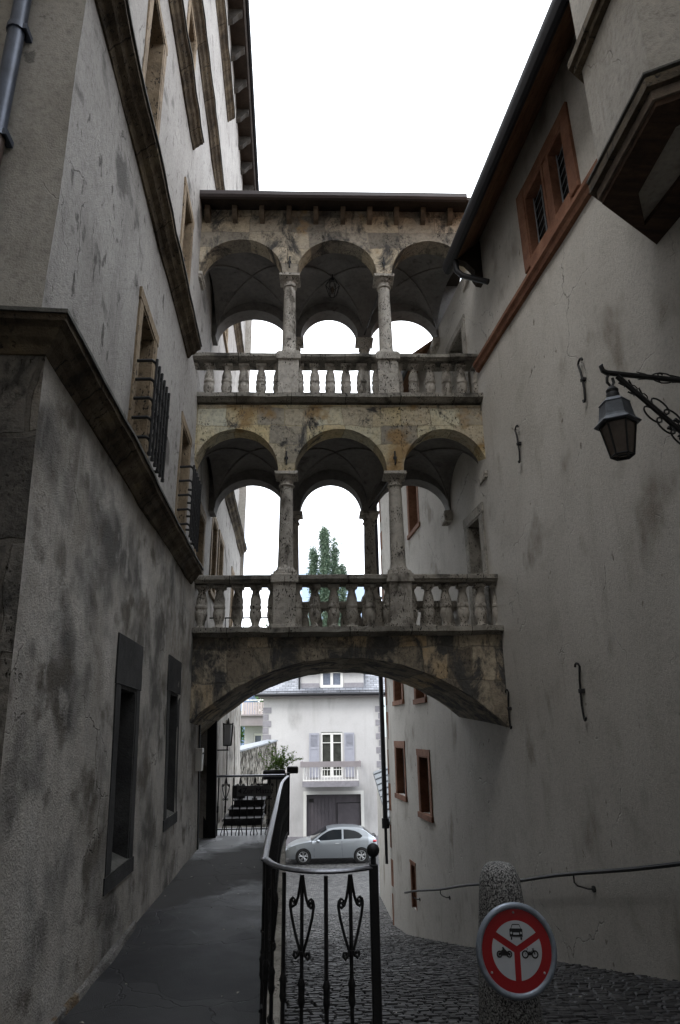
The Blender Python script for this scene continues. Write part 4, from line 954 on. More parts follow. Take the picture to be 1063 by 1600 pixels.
for an in (93, 215, 325):
    bm = BM(); x, z = (RS - .038) * math.cos(R(an)), (RS - .038) * math.sin(R(an)); tube(bm, [(x, 0, z), (x, -.006, z), (x, -.008, z)], [.006, .005, .001], 8); sgn('rivet', bm, 'alloy', True)
bm = BM(); box(bm, WORLD, -.03, .03, .004, .16, -.02, .02); sgn('mounting', bm, 'signrim')

# railing along the path
RA = thing('railing', 'black wrought-iron railing with scrolls curving round the near end of the footpath', 'railing', (-.1, 8, 0))
path = [(.433, 3.85), (.30, 3.785), (.165, 3.78), (.04, 3.84), (-.055, 3.97), (-.115, 4.17), (-.13, 4.46), (-.118, 7), (-.10, 10.3), (-.06, 11.6), (-.0, 12.6)]
def resample(pl, step, off=0):
    P = [Vector((x, y, 0)) for x, y in pl]; out = []; d = off; acc = 0
    for a, b in zip(P, P[1:]):
        L = (b - a).length
        while d <= acc + L: out.append((a.lerp(b, (d - acc) / L), (b - a).normalized())); d += step
        acc += L
    return out
def smoothpath(pl):
    sp = [pl[0]]
    for i in range(1, len(pl)):
        p0 = pl[max(i - 2, 0)]; p1, p2 = pl[i - 1], pl[i]; p3 = pl[min(i + 1, len(pl) - 1)]
        for k in range(1, 5):
            t = k / 4; f = lambda a, b, c, d: .5 * (2 * b + (c - a) * t + (2 * a - 5 * b + 4 * c - d) * t * t + (3 * b - a - 3 * c + d) * t ** 3)
            sp.append((f(p0[0], p1[0], p2[0], p3[0]), f(p0[1], p1[1], p2[1], p3[1])))
    return sp
sp = smoothpath(path)
bm = BM(); tube(bm, [(x, y, .95) for x, y in sp], .022, 10, False, .55); obj('handrail', bm, MAT['railtop'], RA, True)
bm = BM(); tube(bm, [(x, y, .055) for x, y in sp], .012, 6); obj('bottom_bar', bm, MAT['iron'], RA, True)
def bar_plain(bm):
    tube(bm, [(0, 0, -.02), (0, 0, .93)], .0105, 6)
    tube(bm, [(0, 0, .36), (0, 0, .385), (0, 0, .40), (0, 0, .44), (0, 0, .455), (0, 0, .48)], [.012, .019, .016, .016, .020, .011], 7)
def bar_scroll(bm):
    bar_plain(bm); F = WORLD
    def cv(pts, r_=.0075): tube(bm, [(x, 0, z) for x, z in pts], r_, 5)
    for g in (-1, 1):
        cv([(g * .004, .93), (g * .012, .88), (g * .022, .83), (g * .036, .795), (g * .052, .785), (g * .062, .795), (g * .058, .81), (g * .046, .808), (g * .044, .798)])
        cv([(g * .050, .826), (g * .064, .815), (g * .068, .795), (g * .058, .74), (g * .036, .665), (g * .008, .585)])
        cv([(g * .050, .826), (g * .040, .818), (g * .043, .806)], .005)
        cv([(g * .006, .60), (g * .018, .575), (g * .034, .562), (g * .044, .574), (g * .040, .590), (g * .028, .588), (g * .027, .578)])
        cv([(g * .006, .215), (g * .018, .24), (g * .034, .252), (g * .044, .242), (g * .040, .226), (g * .028, .228)])
        cv([(g * .006, .225), (g * .022, .16), (g * .045, .08), (g * .06, .03), (g * .055, .0)])
    tube(bm, [(0, 0, .583), (0, 0, .597)], .016, 6); tube(bm, [(0, 0, .212), (0, 0, .226)], .016, 6)
def fence_bars(parent, pl, key, first, off=.127, zoff=0):
    for i, (p_, t_) in enumerate(resample(pl, .127, off)):
        k = (i % 2 == 0)
        put('baluster', ('bar', k), lambda: (lambda b: ((bar_scroll if k else bar_plain)(b), b)[1])(BM()), MAT['iron'], (p_.x, p_.y, zoff), parent, math.atan2(t_.y, t_.x))
fence_bars(RA, sp, 'a', 0)
bm = BM(); box(bm, WORLD, .425, .470, 3.83, 3.875, -.3, .965, .004); po_ = obj('end_post', bm, MAT['iron'], RA)
bm = BM(); bmesh.ops.create_uvsphere(bm, u_segments=20, v_segments=12, radius=.034, matrix=Matrix.Translation((.4475, 3.8525, 1.03))); tube(bm, [(.4475, 3.8525, .96), (.4475, 3.8525, 1.01)], .014, 8); obj('ball_finial', bm, MAT['iron'], po_, True)
bm = BM(); box(bm, WORLD, -.03, .03, 12.57, 12.63, 0, 1.0, .004); obj('end_post', bm, MAT['iron'], RA)
# cross railing at the landing
RC = thing('railing', 'straight black iron railing across the far end of the footpath beyond the bridge', 'railing', (-.7, 12.7, 0))
cp = [(-1.47, 12.75), (-.06, 12.68)]
bm = BM(); tube(bm, [(x, y, .955) for x, y in cp], .02, 8); obj('handrail', bm, MAT['railtop'], RC, True)
bm = BM(); tube(bm, [(x, y, .10) for x, y in cp], .010, 6); obj('bottom_bar', bm, MAT['iron'], RC)
fence_bars(RC, cp, 'c', 0)
bm = BM(); box(bm, WORLD, -.065, -.035, 12.66, 12.69, 0, 1.0, .003); obj('end_post', bm, MAT['zinc'], RC)
# direction sign with lettering
FSg = Fr((-.59, 12.62, .715), (1, -.03, 0), (0, -1, 0))
bm = BM(); prism(bm, Fr((-.59, 12.62, .715), (1, -.03, 0), (0, -1, 0)), [(-.30, -.008), (.29, -.008), (.29, .008), (-.30, .008)], -.085, .085)
DS = obj('direction_sign', bm, MAT['boardgrey']); tag(DS, 'dark board reading Zur Matze with an arrow, hung on the cross railing', 'sign')
tx = bpy.data.curves.new('lettering', 'FONT'); tx.body = 'Zur Matze'; tx.size = .125; tx.align_x = 'LEFT'; tx.extrude = .001
to = bpy.data.objects.new('lettering', tx); COL.objects.link(to)
dg = bpy.context.evaluated_depsgraph_get(); me = bpy.data.meshes.new_from_object(to.evaluated_get(dg)); bpy.data.objects.remove(to)
me.transform(Matrix.Translation((-.79, 12.608, .675)) @ Matrix.Rotation(-.03, 4, 'Z') @ Matrix.Rotation(R(90), 4, 'X')); me.materials.clear(); me.materials.append(MAT['signblack'])
lo_ = bpy.data.objects.new('lettering', me); COL.objects.link(lo_); par(lo_, DS)
bm = BM(); prism(bm, Fr((-.84, 12.622, .715), (1, -.03, 0), (0, 0, 1)), [(-.045, 0), (.03, -.045), (.03, .045)], 0, .001)
for v in bm.verts: v.co = Vector((v.co.x, 12.609 - .03 * 0, v.co.z + 0))
bm.free(); bm = BM(); vs = [bm.verts.new((-.875, 12.616, .715)), bm.verts.new((-.81, 12.614, .67)), bm.verts.new((-.81, 12.614, .76))]; bm.faces.new(vs); obj('arrow', bm, MAT['signblack'], DS)

# ================================================================== BEYOND THE BRIDGE
# terrace, steps, garden wall
bm = BM(); prism(bm, WORLD, [(-6, 13.76), (-.45, 13.76), (-.35, 33), (-6, 33)], -5, -.02); tag(obj('terrace', bm, MAT['slab']), 'stone terrace behind the cross railing', 'terrace', kind='structure')
ST = thing('stair', 'flight of dark slate steps climbing behind the cross railing', 'stair', (-.9, 14.6, 0))
for k in range(3):
    bm = BM(); x0, x1 = -1.24 + .06 * k, -.50 - .0 * k
    box(bm, WORLD, x0, x1, 14.3 + .42 * k, 15.2 + .42 * k, .13 * k - .02, .13 * k + .085, .006); box(bm, WORLD, x0 - .02, x1 + .02, 14.26 + .42 * k, 15.2 + .42 * k, .13 * k + .088, .13 * k + .108, .004); wob(bm, .006, 4, k)
    obj('step', bm, MAT['blackslate'], ST)
bm = BM(); box(bm, WORLD, -.72, -.32, 16.2, 16.8, -4, .60, .02); wob(bm, .02, 2); tag(obj('stone_pier', bm, MAT['garden_stone']), 'rubble stone pier at the top of the steps under the planters', 'pier')
bm = BM(); box(bm, WORLD, -1.20, -.92, 15.6, 15.85, .36, .62, .01); tag(obj('planter', bm, MAT['blackslate']), 'small black planter at the top of the dark steps', 'planter')
GW = thing('garden_wall', 'rubble garden wall with pale slate coping running from the left house to the white house', 'wall', (-1, 27, 0))
FW = Fr((-1.55, 20.9, 0), (1.0, 12.2, 0), (12.2, -1.0, 0))
bm = BM(); panel(bm, FW, 0, 12.3, -1.5, 1.16, [], .3, 0, .5); wob(bm, .03, 2); 
for v in bm.verts:
    s = (v.co - FW.p).dot(FW.a); v.co.z += .24 * s / 12.3 * (v.co.z + 1.5) / 2.6
obj('wall', bm, MAT['garden_stone'], GW)
bm = BM(); extr(bm, FW, [(-.45, 1.17), (.05, 1.17), (.05, 1.22), (-.45, 1.25)], 0, 12.3, 24); wob(bm, .012, 3)
for v in bm.verts: v.co.z += .24 * (v.co - FW.p).dot(FW.a) / 12.3
obj('coping', bm, MAT['zinc'], GW)
# planters and fern
bm = BM(); box(bm, WORLD, -.50, -.06, 14.25, 14.6, .80, .97, .02); tag(obj('planter', bm, MAT['blackslate']), 'long black planter box with a ferny plant behind the railing corner', 'planter')
bm = BM(); box(bm, WORLD, -.03, .20, 14.3, 14.55, .90, 1.03, .02); tag(obj('planter', bm, MAT['blackslate']), 'short black planter box beside the ferny plant', 'planter')
bm = BM(); box(bm, WORLD, -.42, -.10, 14.32, 14.52, -.02, .795, .01); wob(bm, .01, 4); tag(obj('planter_stand', bm, MAT['slab']), 'pale stone block stand under the long planter box', 'stand')
def leafcloud(bm, c, n, size, fn):
    for _ in range(n):
        p_ = fn(); d = Vector((random.gauss(0, 1), random.gauss(0, 1), random.gauss(0, 1))).normalized(); e = d.cross(Vector((random.gauss(0, 1), random.gauss(0, 1), random.gauss(0, 1)))).normalized()
        s = size * random.uniform(.6, 1.3); p_ = Vector(p_)
        bm.faces.new([bm.verts.new(p_ - d * s), bm.verts.new(p_ + e * s * .45), bm.verts.new(p_ + d * s), bm.verts.new(p_ - e * s * .45)])
PL = thing('fern_plant', 'light green feathery plant spilling out of the long black planter', 'plant', (-.28, 14.42, .97))
bm = BM(); bs_ = BM()
for k in range(26):
    an = random.uniform(0, 6.28); L = random.uniform(.25, .55); out = random.uniform(.2, .9); b0 = Vector((-.28 + random.uniform(-.18, .18), 14.42 + random.uniform(-.1, .1), .95)); pts = []
    for j in range(9):
        f = j / 8; pts.append(b0 + Vector((math.cos(an) * out * L * f * 1.1 + .16 * f, math.sin(an) * out * L * f, L * (f * 1.15 - .75 * f * f * out))))
    tube(bs_, pts, .003, 4)
    for j in range(1, 9):
        for q in range(7): leafcloud(bm, None, 1, .022, lambda: pts[j] + Vector((random.gauss(0, .022), random.gauss(0, .022), random.gauss(0, .016))))
obj('fronds', bm, MAT['fern'], PL, fix=False); obj('stems', bs_, MAT['fern'], PL)
# lantern on the far part of the left house
WL = thing('wall_lantern', 'slim black lantern on an arm on the left house beyond the bridge', 'lantern', (-1.5, 14.3, 1.4))
bm = BM(); lx, ly = -1.13, 13.3
lx = -1.14
for dx in (-.085, .085):
    for dy in (-.085, .085): tube(bm, [(lx + dx * .8, ly + dy * .8, 1.46), (lx + dx, ly + dy, 1.86)], .008, 4)
for z, s in ((1.46, .07), (1.84, .087)): tube(bm, [(lx + a * s, ly + b * s, z) for a, b in ((-1, -1), (1, -1), (1, 1), (-1, 1))], .009, 4, True)
tube(bm, [(lx, ly, 1.84), (lx, ly, 1.95)], [.03, .006], 6); tube(bm, [(lx, ly, 1.38), (lx, ly, 1.46)], .012, 6)
obj('frame', bm, MAT['iron'], WL)
bm = BM(); tube(bm, [(-1.52, ly, 1.38), (lx + .02, ly, 1.38)], .013, 6); tube(bm, [(-1.48, ly, 1.30), (-1.48, ly, 1.48)], .02, 6); obj('arm', bm, MAT['iron'], WL)
bm = BM(); box(bm, WORLD, lx - .06, lx + .06, ly - .06, ly + .06, 1.47, 1.83); obj('glass', bm, MAT['signwhite'], WL)

# houses in the distance: frame square to the view down the lane
HH = Fr((0, 0, 0), tuple(_r0), tuple(_h))
def HP(D): return Fr(_h * D, tuple(_r0), tuple(_h))
FW_ = HP(36); ZB = -4.6
WH = thing('white_house', 'pale rendered house with grey corner blocks, garage and slate roof beyond the arch', 'building', FW_.w(-1, 0, -3.9))
U0, U1 = -4.12, 2.1
bh = [(-1.13, -.04, -.36, 1.80), (-1.87, .84, ZB, -1.16)]
bm = BM(); Fw = Fr(FW_.p, tuple(_r0), tuple(-_h)); panel(bm, Fw, U0, U1, ZB, 3.62, bh, .22, 0, .5)
for u in (U0, U1): panel(bm, Fr(FW_.w(u, 0, 0), tuple(_h), tuple(_r0)), 0, 8, ZB, 3.62, [], .1, 0, 1.5)
obj('wall', bm, MAT['white_wall'], WH)
bm = BM(); box(bm, FW_, U0 - .02, U1 + .02, -.03, .02, ZB, -3.05); q_ = obj('plinth', bm, MAT['lilac'], WH)
for k in range(14):
    for side in (0, 1):
        z = 3.05 - .335 * k; L = .42 if k % 2 == 0 else .28
        bm = BM(); u = (U0, U0 + L) if side == 0 else (U1 - L, U1)
        box(bm, FW_, u[0] - (.015 if side == 0 else 0), u[1] + (.015 if side else 0), -.02, .2, z - .29, z); 
        if z > -2.6: obj('quoin', bm, MAT['lilac'], WH)
        else: bm.free()
bm = BM(); box(bm, FW_, U0 - .25, U1 + .2, -.28, .05, 3.5, 3.66); q_ = obj('eaves_board', bm, MAT['fascia'], WH)
# slate roof with uv in metres
def roofslope(name, F, u0, u1, o0, z0, o1, z1, parent, hipl=0, hipr=0):
    bm = BM(); uv = bm.loops.layers.uv.new('UVMap'); L = math.hypot(o1 - o0, z1 - z0)
    P = [(u0, o0, z0, 0), (u1, o0, z0, 0), (u1 - hipr, o1, z1, L), (u0 + hipl, o1, z1, L)]
    f = bm.faces.new([bm.verts.new(F.w(u, o, z)) for u, o, z, _ in P])
    for lp, (u, o, z, l) in zip(f.loops, P): lp[uv].uv = (u, l)
    return obj(name, bm, MAT['slate'], parent, fix=False)
rf = roofslope('roof', FW_, U0 - .3, U1 + .25, -.35, 3.66, 3.6, 7.2, WH, .9, 0)
bm = BM(); tube(bm, [FW_.w(U0 - .4, -.42, 3.66), FW_.w(U1 + .3, -.42, 3.66)], .075, 8); obj('gutter', bm, MAT['gutter_dark'], rf, True)
bm = BM(); tube(bm, [FW_.w(U0 - .28, -.3, 3.82), FW_.w(U1 + .2, -.3, 3.82)], .02, 5)
for u in (-3.4, -1.8, -1.0, -.1, .9): tube(bm, [FW_.w(u, -.3, 3.84), FW_.w(u, -.38, 3.66)], .018, 5)
obj('snow_guard', bm, MAT['gutter_dark'], rf)
bm = BM(); tube(bm, [FW_.w(-3.15, 1.0, 4.2), FW_.w(-3.15, 1.0, 5.6)], .17, 10); obj('vent_pipe', bm, MAT['fascia'], rf, True)
dm = BM(); panel(dm, Fr(FW_.w(0, .1, 0), tuple(_r0), tuple(-_h)), -2.2, 1.12, 3.95, 4.86, [(-1.14, .02, 4.05, 4.84)], .12, 0, .8)
for u in (-2.2, 1.12): quad(dm, FW_.w(u, .1, 3.95), FW_.w(u, 2.5, 3.95), FW_.w(u, 2.5, 5.4), FW_.w(u, .1, 5.0))
dr = obj('dormer', dm, MAT['white_wall'], WH)
bm = BM(); box(bm, FW_, -2.35, 1.28, -.15, 2.6, 4.88, 5.08); obj('dormer_roof', bm, MAT['fascia'], dr)
bm = BM(); box(bm, FW_, -2.19, -1.22, .05, .098, 4.02, 4.25); box(bm, FW_, .1, 1.11, .05, .098, 4.02, 4.25); obj('apron', bm, MAT['lilac'], dr)
bm = BM(); tube(bm, [FW_.w(-2.26, .0, 4.95), FW_.w(-2.26, .0, 3.9)], .05, 6); obj('dormer_pipe', bm, MAT['gutter_dark'], dr)
def casement(F, u0, u1, z0, z1, o, parent, glass, bars=(), wd=.09, name='window'):
    bm = BM(); m_ = (u0 + u1) / 2
    box(bm, F, u0 - wd, u0 + .04, o - .03, o + .05, z0 - wd, z1 + wd); box(bm, F, u1 - .04, u1 + wd, o - .03, o + .05, z0 - wd, z1 + wd)
    box(bm, F, u0 + .041, u1 - .041, o - .028, o + .05, z1 - .04, z1 + wd); box(bm, F, u0 + .041, u1 - .041, o - .028, o + .05, z0 - wd, z0 + .05); box(bm, F, m_ - .07, m_ + .07, o - .02, o + .045, z0 + .051, z1 - .041)
    for zz in bars:
        box(bm, F, u0 + .041, m_ - .071, o - .015, o + .04, zz - .018, zz + .018); box(bm, F, m_ + .071, u1 - .041, o - .015, o + .04, zz - .018, zz + .018)
    w2 = obj(name, bm, MAT['white_paint'], parent)
    bm = BM(); box(bm, F, u0 + .02, u1 - .02, o + .055, o + .07, z0 + .02, z1 - .02); obj('pane', bm, glass, w2); return w2
casement(FW_, -1.06, -.06, 4.10, 4.80, .08, dr, MAT['pane_blue'])
casement(FW_, -1.10, -.07, -.34, 1.72, .06, WH, MAT['pane_far'], (1.28, -.0), .05, 'balcony_door')
for sgn_, u in ((-1, -1.23), (1, .06)):
    bm = BM(); a, b = (u - .5, u) if sgn_ < 0 else (u, u + .5)
    for x0, x1, z0, z1 in ((a, a + .07, -.36, 1.76), (b - .07, b, -.36, 1.76), (a + .071, b - .071, 1.66, 1.76), (a + .071, b - .071, .98, 1.10), (a + .071, b - .071, -.36, -.22)): box(bm, FW_, x0, x1, -.07, -.025, z0, z1)
    box(bm, FW_, a + .071, b - .071, -.055, -.03, -.219, .979)
    for k in range(9): box(bm, FW_, a + .072, b - .072, -.065, -.035, 1.12 + .06 * k, 1.15 + .06 * k)
    box(bm, FW_, a + .071, b - .071, -.034, -.026, 1.101, 1.659)
    obj('shutter', bm, MAT['shutter'], WH)
BC = BM(); box(BC, FW_, -2.02, .75, -1.0, -.002, -.68, -.48); bc = obj('balcony_slab', BC, MAT['fascia'], WH)
bm = BM(); box(bm, FW_, -2.02, .75, -1.03, -1.001, -.74, -.50); obj('slab_edge', bm, MAT['lilac'], bc)
bm = BM(); box(bm, FW_, -2.12, .86, -1.06, -.98, .16, .42); box(bm, FW_, -2.12, -2.04, -.979, -.05, .16, .42); box(bm, FW_, .78, .86, -.979, -.05, .16, .42); obj('balcony_rail', bm, MAT['fascia'], bc)
bm = BM()
for k in range(19): u = -1.98 + .148 * k; tube(bm, [FW_.w(u, -.98, -.48), FW_.w(u, -.98, .2)], .014, 4)
for k in range(5):
    for u in (-1.98, .70): tube(bm, [FW_.w(u, -.9 + .2 * k, -.48), FW_.w(u, -.9 + .2 * k, .2)], .014, 4)
box(bm, FW_, -2.0, .74, -1.0, -.96, -.47, -.42); obj('balcony_bars', bm, MAT['white_paint'], bc)
bm = BM(); box(bm, FW_, -2.02, -1.872, -.03, .2, ZB, -1.0); box(bm, FW_, .842, .99, -.03, .2, ZB, -1.0); box(bm, FW_, -1.871, .841, -.028, .2, -1.158, -1.0); obj('garage_frame', bm, MAT['white_paint'], WH)
gd = BM()
for k in range(15): box(gd, FW_, -1.86 + .18 * k + .006, -1.86 + .18 * (k + 1) - .006, .14, .16 + .004 * (k % 2), ZB, -1.17, .004)
MAT['garage'] = plain('plum_boards', (.085, .075, .085), .6, 0, .2, 3, .1)
box(gd, FW_, -1.865, .838, .165, .175, ZB, -1.165)
g_ = obj('garage_door', gd, MAT['garage'], WH)
bm = BM(); box(bm, FW_, -.33, .80, .10, .135, ZB, -1.58, .01); obj('wicket_door', bm, MAT['garage'], g_)
bm = BM(); box(bm, FW_, -.36, -.331, .105, .138, ZB, -1.55); box(bm, FW_, -.33, .83, .105, .138, -1.578, -1.55); box(bm, FW_, -1.73, -1.52, .11, .138, -1.52, -1.36); obj('door_joint', bm, MAT['void'], g_)
bm = BM(); tube(bm, [FW_.w(2.02, -.1, 3.55), FW_.w(2.02, -.1, 3.2), FW_.w(2.15, -.1, 3.0)], .05, 6); obj('downpipe', bm, MAT['gutter_dark'], WH)
# neighbour with balcony
F39 = HP(39.5)
NB = thing('balcony_house', 'cream house with a pale slatted balcony left of the white house', 'building', F39.w(-5, 0, -4))
bm = BM(); panel(bm, Fr(F39.p, tuple(_r0), tuple(-_h)), -5.55, -3.9, -5, 2.4, [(-5.05, -4.0, .4, 1.8)], .15, 0, .6); quad(bm, F39.w(-5.55, 0, -5), F39.w(-5.55, 6, -5), F39.w(-5.55, 6, 2.4), F39.w(-5.55, 0, 2.4)); obj('wall', bm, MAT['white_wall'], NB)
casement(F39, -5.0, -4.1, .5, 1.72, .08, NB, MAT['pane_blue'])
bm = BM(); box(bm, F39, -5.85, -3.9, -.9, 3, 2.2, 2.72); box(bm, F39, -5.95, -3.9, -1.0, 3, 2.722, 2.80); obj('balcony_slab', bm, MAT['fascia'], NB)
bm = BM()
for k in range(12): box(bm, F39, -5.58 + .14 * k, -5.58 + .14 * k + .115, -.9, -.87, 2.80, 3.45)
obj('balcony_panels', bm, MAT['pinkpanel'], NB)
bm = BM(); tube(bm, [F39.w(-5.62, -.88, 3.56), F39.w(-3.9, -.88, 3.56)], .035, 6); tube(bm, [F39.w(-5.6, -.88, 2.8), F39.w(-5.6, -.88, 3.56)], .03, 6); obj('balcony_rail', bm, MAT['white_paint'], NB)
# blue house far left
F55 = HP(58); BH = thing('blue_house', 'narrow blue rendered house with a grey roof in the far distance', 'building', F55.w(-9, 0, -4))
bm = BM(); box(bm, F55, -12, -7.85, 0, 6, -5, 5.6); obj('wall', bm, MAT['blueface'], BH)
bm = BM(); extr(bm, Fr(F55.p, tuple(_h), tuple(_r0)), [(-12.6, 5.3), (-7.3, 5.3), (-7.3, 5.5), (-9.9, 8), (-12.6, 5.5)], -.5, 6.5); obj('roof', bm, MAT['fascia'], BH)
bm = BM(); box(bm, F55, -8.6, -8.1, -.02, .02, 2.5, 3.7); obj('window', bm, MAT['pane_far'], BH)
# lean-to beyond the right house
LT = thing('lean_to', 'low plastered lean-to with a seamed tin roof behind the right house', 'building', (3.4, 22, -3))
FT = Fr((2.78, 19.45, 0), (.05, 1, 0), (-1, .05, 0))
bm = BM(); panel(bm, FT, 0, 5, -5, -.62, [], .1, 0, .6)
for v in bm.verts:
    s = (v.co - FT.p).dot(FT.a); v.co.z += .95 * s / 5 * (v.co.z + 5) / 4.4
quad(bm, FT.w(5, 0, -5), FT.w(5, -5, -5), FT.w(5, -5, .5), FT.w(5, 0, .32)); obj('wall', bm, MAT['plaster_right'], LT)
bm = BM(); quad(bm, FT.w(-.1, .10, -.6), FT.w(5.2, .10, .40), FT.w(5.2, -2.5, 1.3), FT.w(-.1, -2.5, .4)); quad(bm, FT.w(-.1, .10, -.6), FT.w(5.2, .10, .40), FT.w(5.2, .10, .32), FT.w(-.1, .10, -.68))
quad(bm, FT.w(-.1, .10, -.68), FT.w(5.2, .10, .32), FT.w(5.2, -.02, .33), FT.w(-.1, -.02, -.67))
for k in range(8):
    s = .2 + .66 * k; zz = -.6 + 1.0 * (s + .1) / 5.3; tube(bm, [FT.w(s, .10, zz + .015), FT.w(s, -2.5, zz + .95)], .02, 4)
obj('tin_roof', bm, MAT['tin'], LT)

# trees
def tree(name, label, loc, h_, crown_fn, nleaf, lsize, mat, trunk_r, group=None, nlimb=9, z0=.2):
    T = thing(name, label, 'tree', loc, group=group); L = Vector(loc)
    bm = BM(); tube(bm, [L, L + Vector((.05, 0, h_ * .4)), L + Vector((0, .05, h_ * .92))], [trunk_r, trunk_r * .7, trunk_r * .1], 8)
    for k in range(nlimb):
        f = z0 + (.85 - z0) * k / nlimb; an = k * 2.4; q0 = L + Vector((0, 0, h_ * f)); r_ = crown_fn(f + .1) * .8
        tube(bm, [q0, q0 + Vector((math.cos(an) * r_ * .5, math.sin(an) * r_ * .5, h_ * .06)), q0 + Vector((math.cos(an) * r_, math.sin(an) * r_, h_ * .16))], [trunk_r * .35, trunk_r * .2, trunk_r * .05], 5)
    obj('trunk', bm, MAT['bark'], T)
    bm = BM(); clumps = []
    for k in range(min(160, nleaf // 60)):
        f = random.uniform(z0, .97); an = random.uniform(0, 6.28); rr = crown_fn(f) * math.sqrt(random.uniform(.05, 1)); clumps.append((Vector((math.cos(an) * rr, math.sin(an) * rr, h_ * f)), min(.12 * h_, 1.3) * random.uniform(.18, .42)))
    for _ in range(nleaf):
        c0, s = random.choice(clumps); p_ = L + c0 + Vector((random.gauss(0, s * .6), random.gauss(0, s * .6), random.gauss(0, s * 1.1))); leafcloud(bm, None, 1, lsize, lambda: p_)
    obj('crown', bm, mat, T, fix=False); return T
def PT(x, D, z): q = _h * D + _r0 * x; return (q.x, q.y, z)
# three-pronged poplar
def pop(f): return (1.0 if f < .5 else 1.0 * (1 - f) / .5 + .12) * 1.0
tree('poplar_tree', 'tallest slim poplar framed by the middle arch of the lower gallery', PT(-1.72, 70, -5), 28.7, lambda f: (.78 * (1 - f) ** .5 + .05), 34000, .115, MAT['poplar'], .35, 'poplars beyond the bridge')
tree('poplar_tree', 'second poplar spire just right of the tallest one in the middle arch', PT(-.62, 70.5, -5), 27.6, lambda f: (.52 * (1 - f) ** .5 + .05), 21000, .115, MAT['poplar'], .3, 'poplars beyond the bridge')
tree('poplar_tree', 'shorter poplar spire left of the tallest one in the middle arch', PT(-2.95, 70.5, -5), 26.4, lambda f: (.48 * (1 - f) ** .5 + .05), 19000, .115, MAT['poplar'], .3, 'poplars beyond the bridge')
tree('poplar_tree', 'lowest poplar tip at the right just over the gallery handrail', PT(.15, 71, -5), 24.9, lambda f: (.45 * (1 - f) ** .5 + .05), 15000, .115, MAT['poplar'], .3, 'poplars beyond the bridge')
tree('young_tree', 'thin young tree seen between the left balusters of the lower gallery', PT(-8.0, 72, -5), 18.8, lambda f: .5 * (1 - f) + .1, 1500, .16, MAT['poplar'], .12)
tree('conifer_tree', 'green conifer behind the balcony of the cream house', PT(-5.0, 46, -4.5), 11.6, lambda f: 1.9 * (1 - f) + .1, 7000, .11, MAT['conifer'], .2)
tree('broadleaf_tree', 'dark green garden bush between the left house and the cream house', PT(-7.0, 45, -3), 5.8, lambda f: 1.3 * math.sin(math.pi * min(1, f * .9 + .1)) + .1, 5000, .10, MAT['bush'], .1)
bm = BM(); quad(bm, *[Vector(PT(*q)) for q in ((-12, 33, .55), (-5.2, 33, .55), (-5.2, 50, .7), (-14, 50, .7))]); tag(obj('lawn', bm, MAT['grass']), 'patch of lawn above the garden wall', 'lawn', kind='structure')

# ================================================================== CAR
_c = _h * 33.2 + _r0 * (-.58)
CAR = thing('car', 'silver three-door hatchback parked side-on before the garage', 'car', (_c.x, _c.y, -3.68), math.pi - YAW + R(3))
def lerp_tab(T, x):
    if x <= T[0][0]: return T[0][1]
    for (a, b), (c, d) in zip(T, T[1:]):
        if x <= c: f = (x - a) / (c - a); return b + (d - b) * f
    return T[-1][1]
TOPZ = [(-2.02, .62), (-2.0, .80), (-1.95, .95), (-1.86, 1.02), (-1.72, 1.12), (-1.5, 1.28), (-1.35, 1.355), (-1.0, 1.415), (-.5, 1.44), (-.1, 1.425), (.2, 1.375), (.5, 1.22), (.8, 1.03), (.98, .93), (1.3, .87), (1.6, .80), (1.85, .71), (2.0, .62), (2.08, .52), (2.10, .45)]
BELT = [(-2.02, .62), (-1.9, .93), (-1.6, .96), (-.5, .92), (.5, .88), (.95, .88), (1.3, .84), (1.6, .77), (1.85, .68), (2.0, .59), (2.10, .45)]
WID = [(-2.02, .60), (-1.9, .76), (-1.6, .83), (-1.2, .865), (0, .865), (1.2, .86), (1.6, .82), (1.85, .74), (2.0, .62), (2.10, .45)]
AX = (1.275, -1.27)
def zlow(x):
    z = .20 if abs(x) < 1.85 else .24
    for a in AX:
        d = abs(x - a)
        if d < .345: z = max(z, .30 + math.sqrt(.345 ** 2 - d * d))
    return z
def hw(x, z):
    W = lerp_tab(WID, x); B = lerp_tab(BELT, x); T = lerp_tab(TOPZ, x)
    if z <= B:
        f = (z - .2) / max(.05, B - .2); return W * (.955 + .045 * math.sin(math.pi * min(1, max(0, f * .85 + .05))) - .02 * max(0, f - .7))
    base = W * .949; f = (z - B) / max(.02, 1.44 - B); return base - .20 * f
xs = sorted(set([round(-2.02 + 4.12 * i / 90, 3) for i in range(91)] + [round(a + .345 * math.cos(math.pi * k / 16), 3) for a in AX for k in range(17)]))
bm = BM(); rows = []; NV, NR = 12, 4
for x in xs:
    zl, B, T = zlow(x), lerp_tab(BELT, x), lerp_tab(TOPZ, x); B = min(B, T); row = []
    for k in range(6): z = zl + (B - zl) * k / 5; row.append((hw(x, z), z))
    zt = T - .035 if T - B > .08 else B
    for k in range(1, 6): z = B + (zt - B) * k / 5; row.append((hw(x, z) if T - B > .08 else lerp_tab(WID, x) * (.93 - .02 * k), z + (0 if T - B > .08 else (T - B) * k / 6)))
    ye = row[-1][0]
    for k in range(1, 6): f = k / 5; row.append((ye * math.cos(f * math.pi / 2), row[10][1] + (T + .012 - row[10][1]) * math.sin(f * math.pi / 2) ** .8))
    full = [(-y, z) for y, z in row] + [(y, z) for y, z in row[::-1]][1:]
    rows.append([bm.verts.new((x, y, z)) for y, z in full])
for a, b in zip(rows, rows[1:]):
    for j in range(len(a) - 1): bm.faces.new((a[j], b[j], b[j + 1], a[j + 1]))
bm.faces.new(rows[0]); bm.faces.new(rows[-1][::-1])
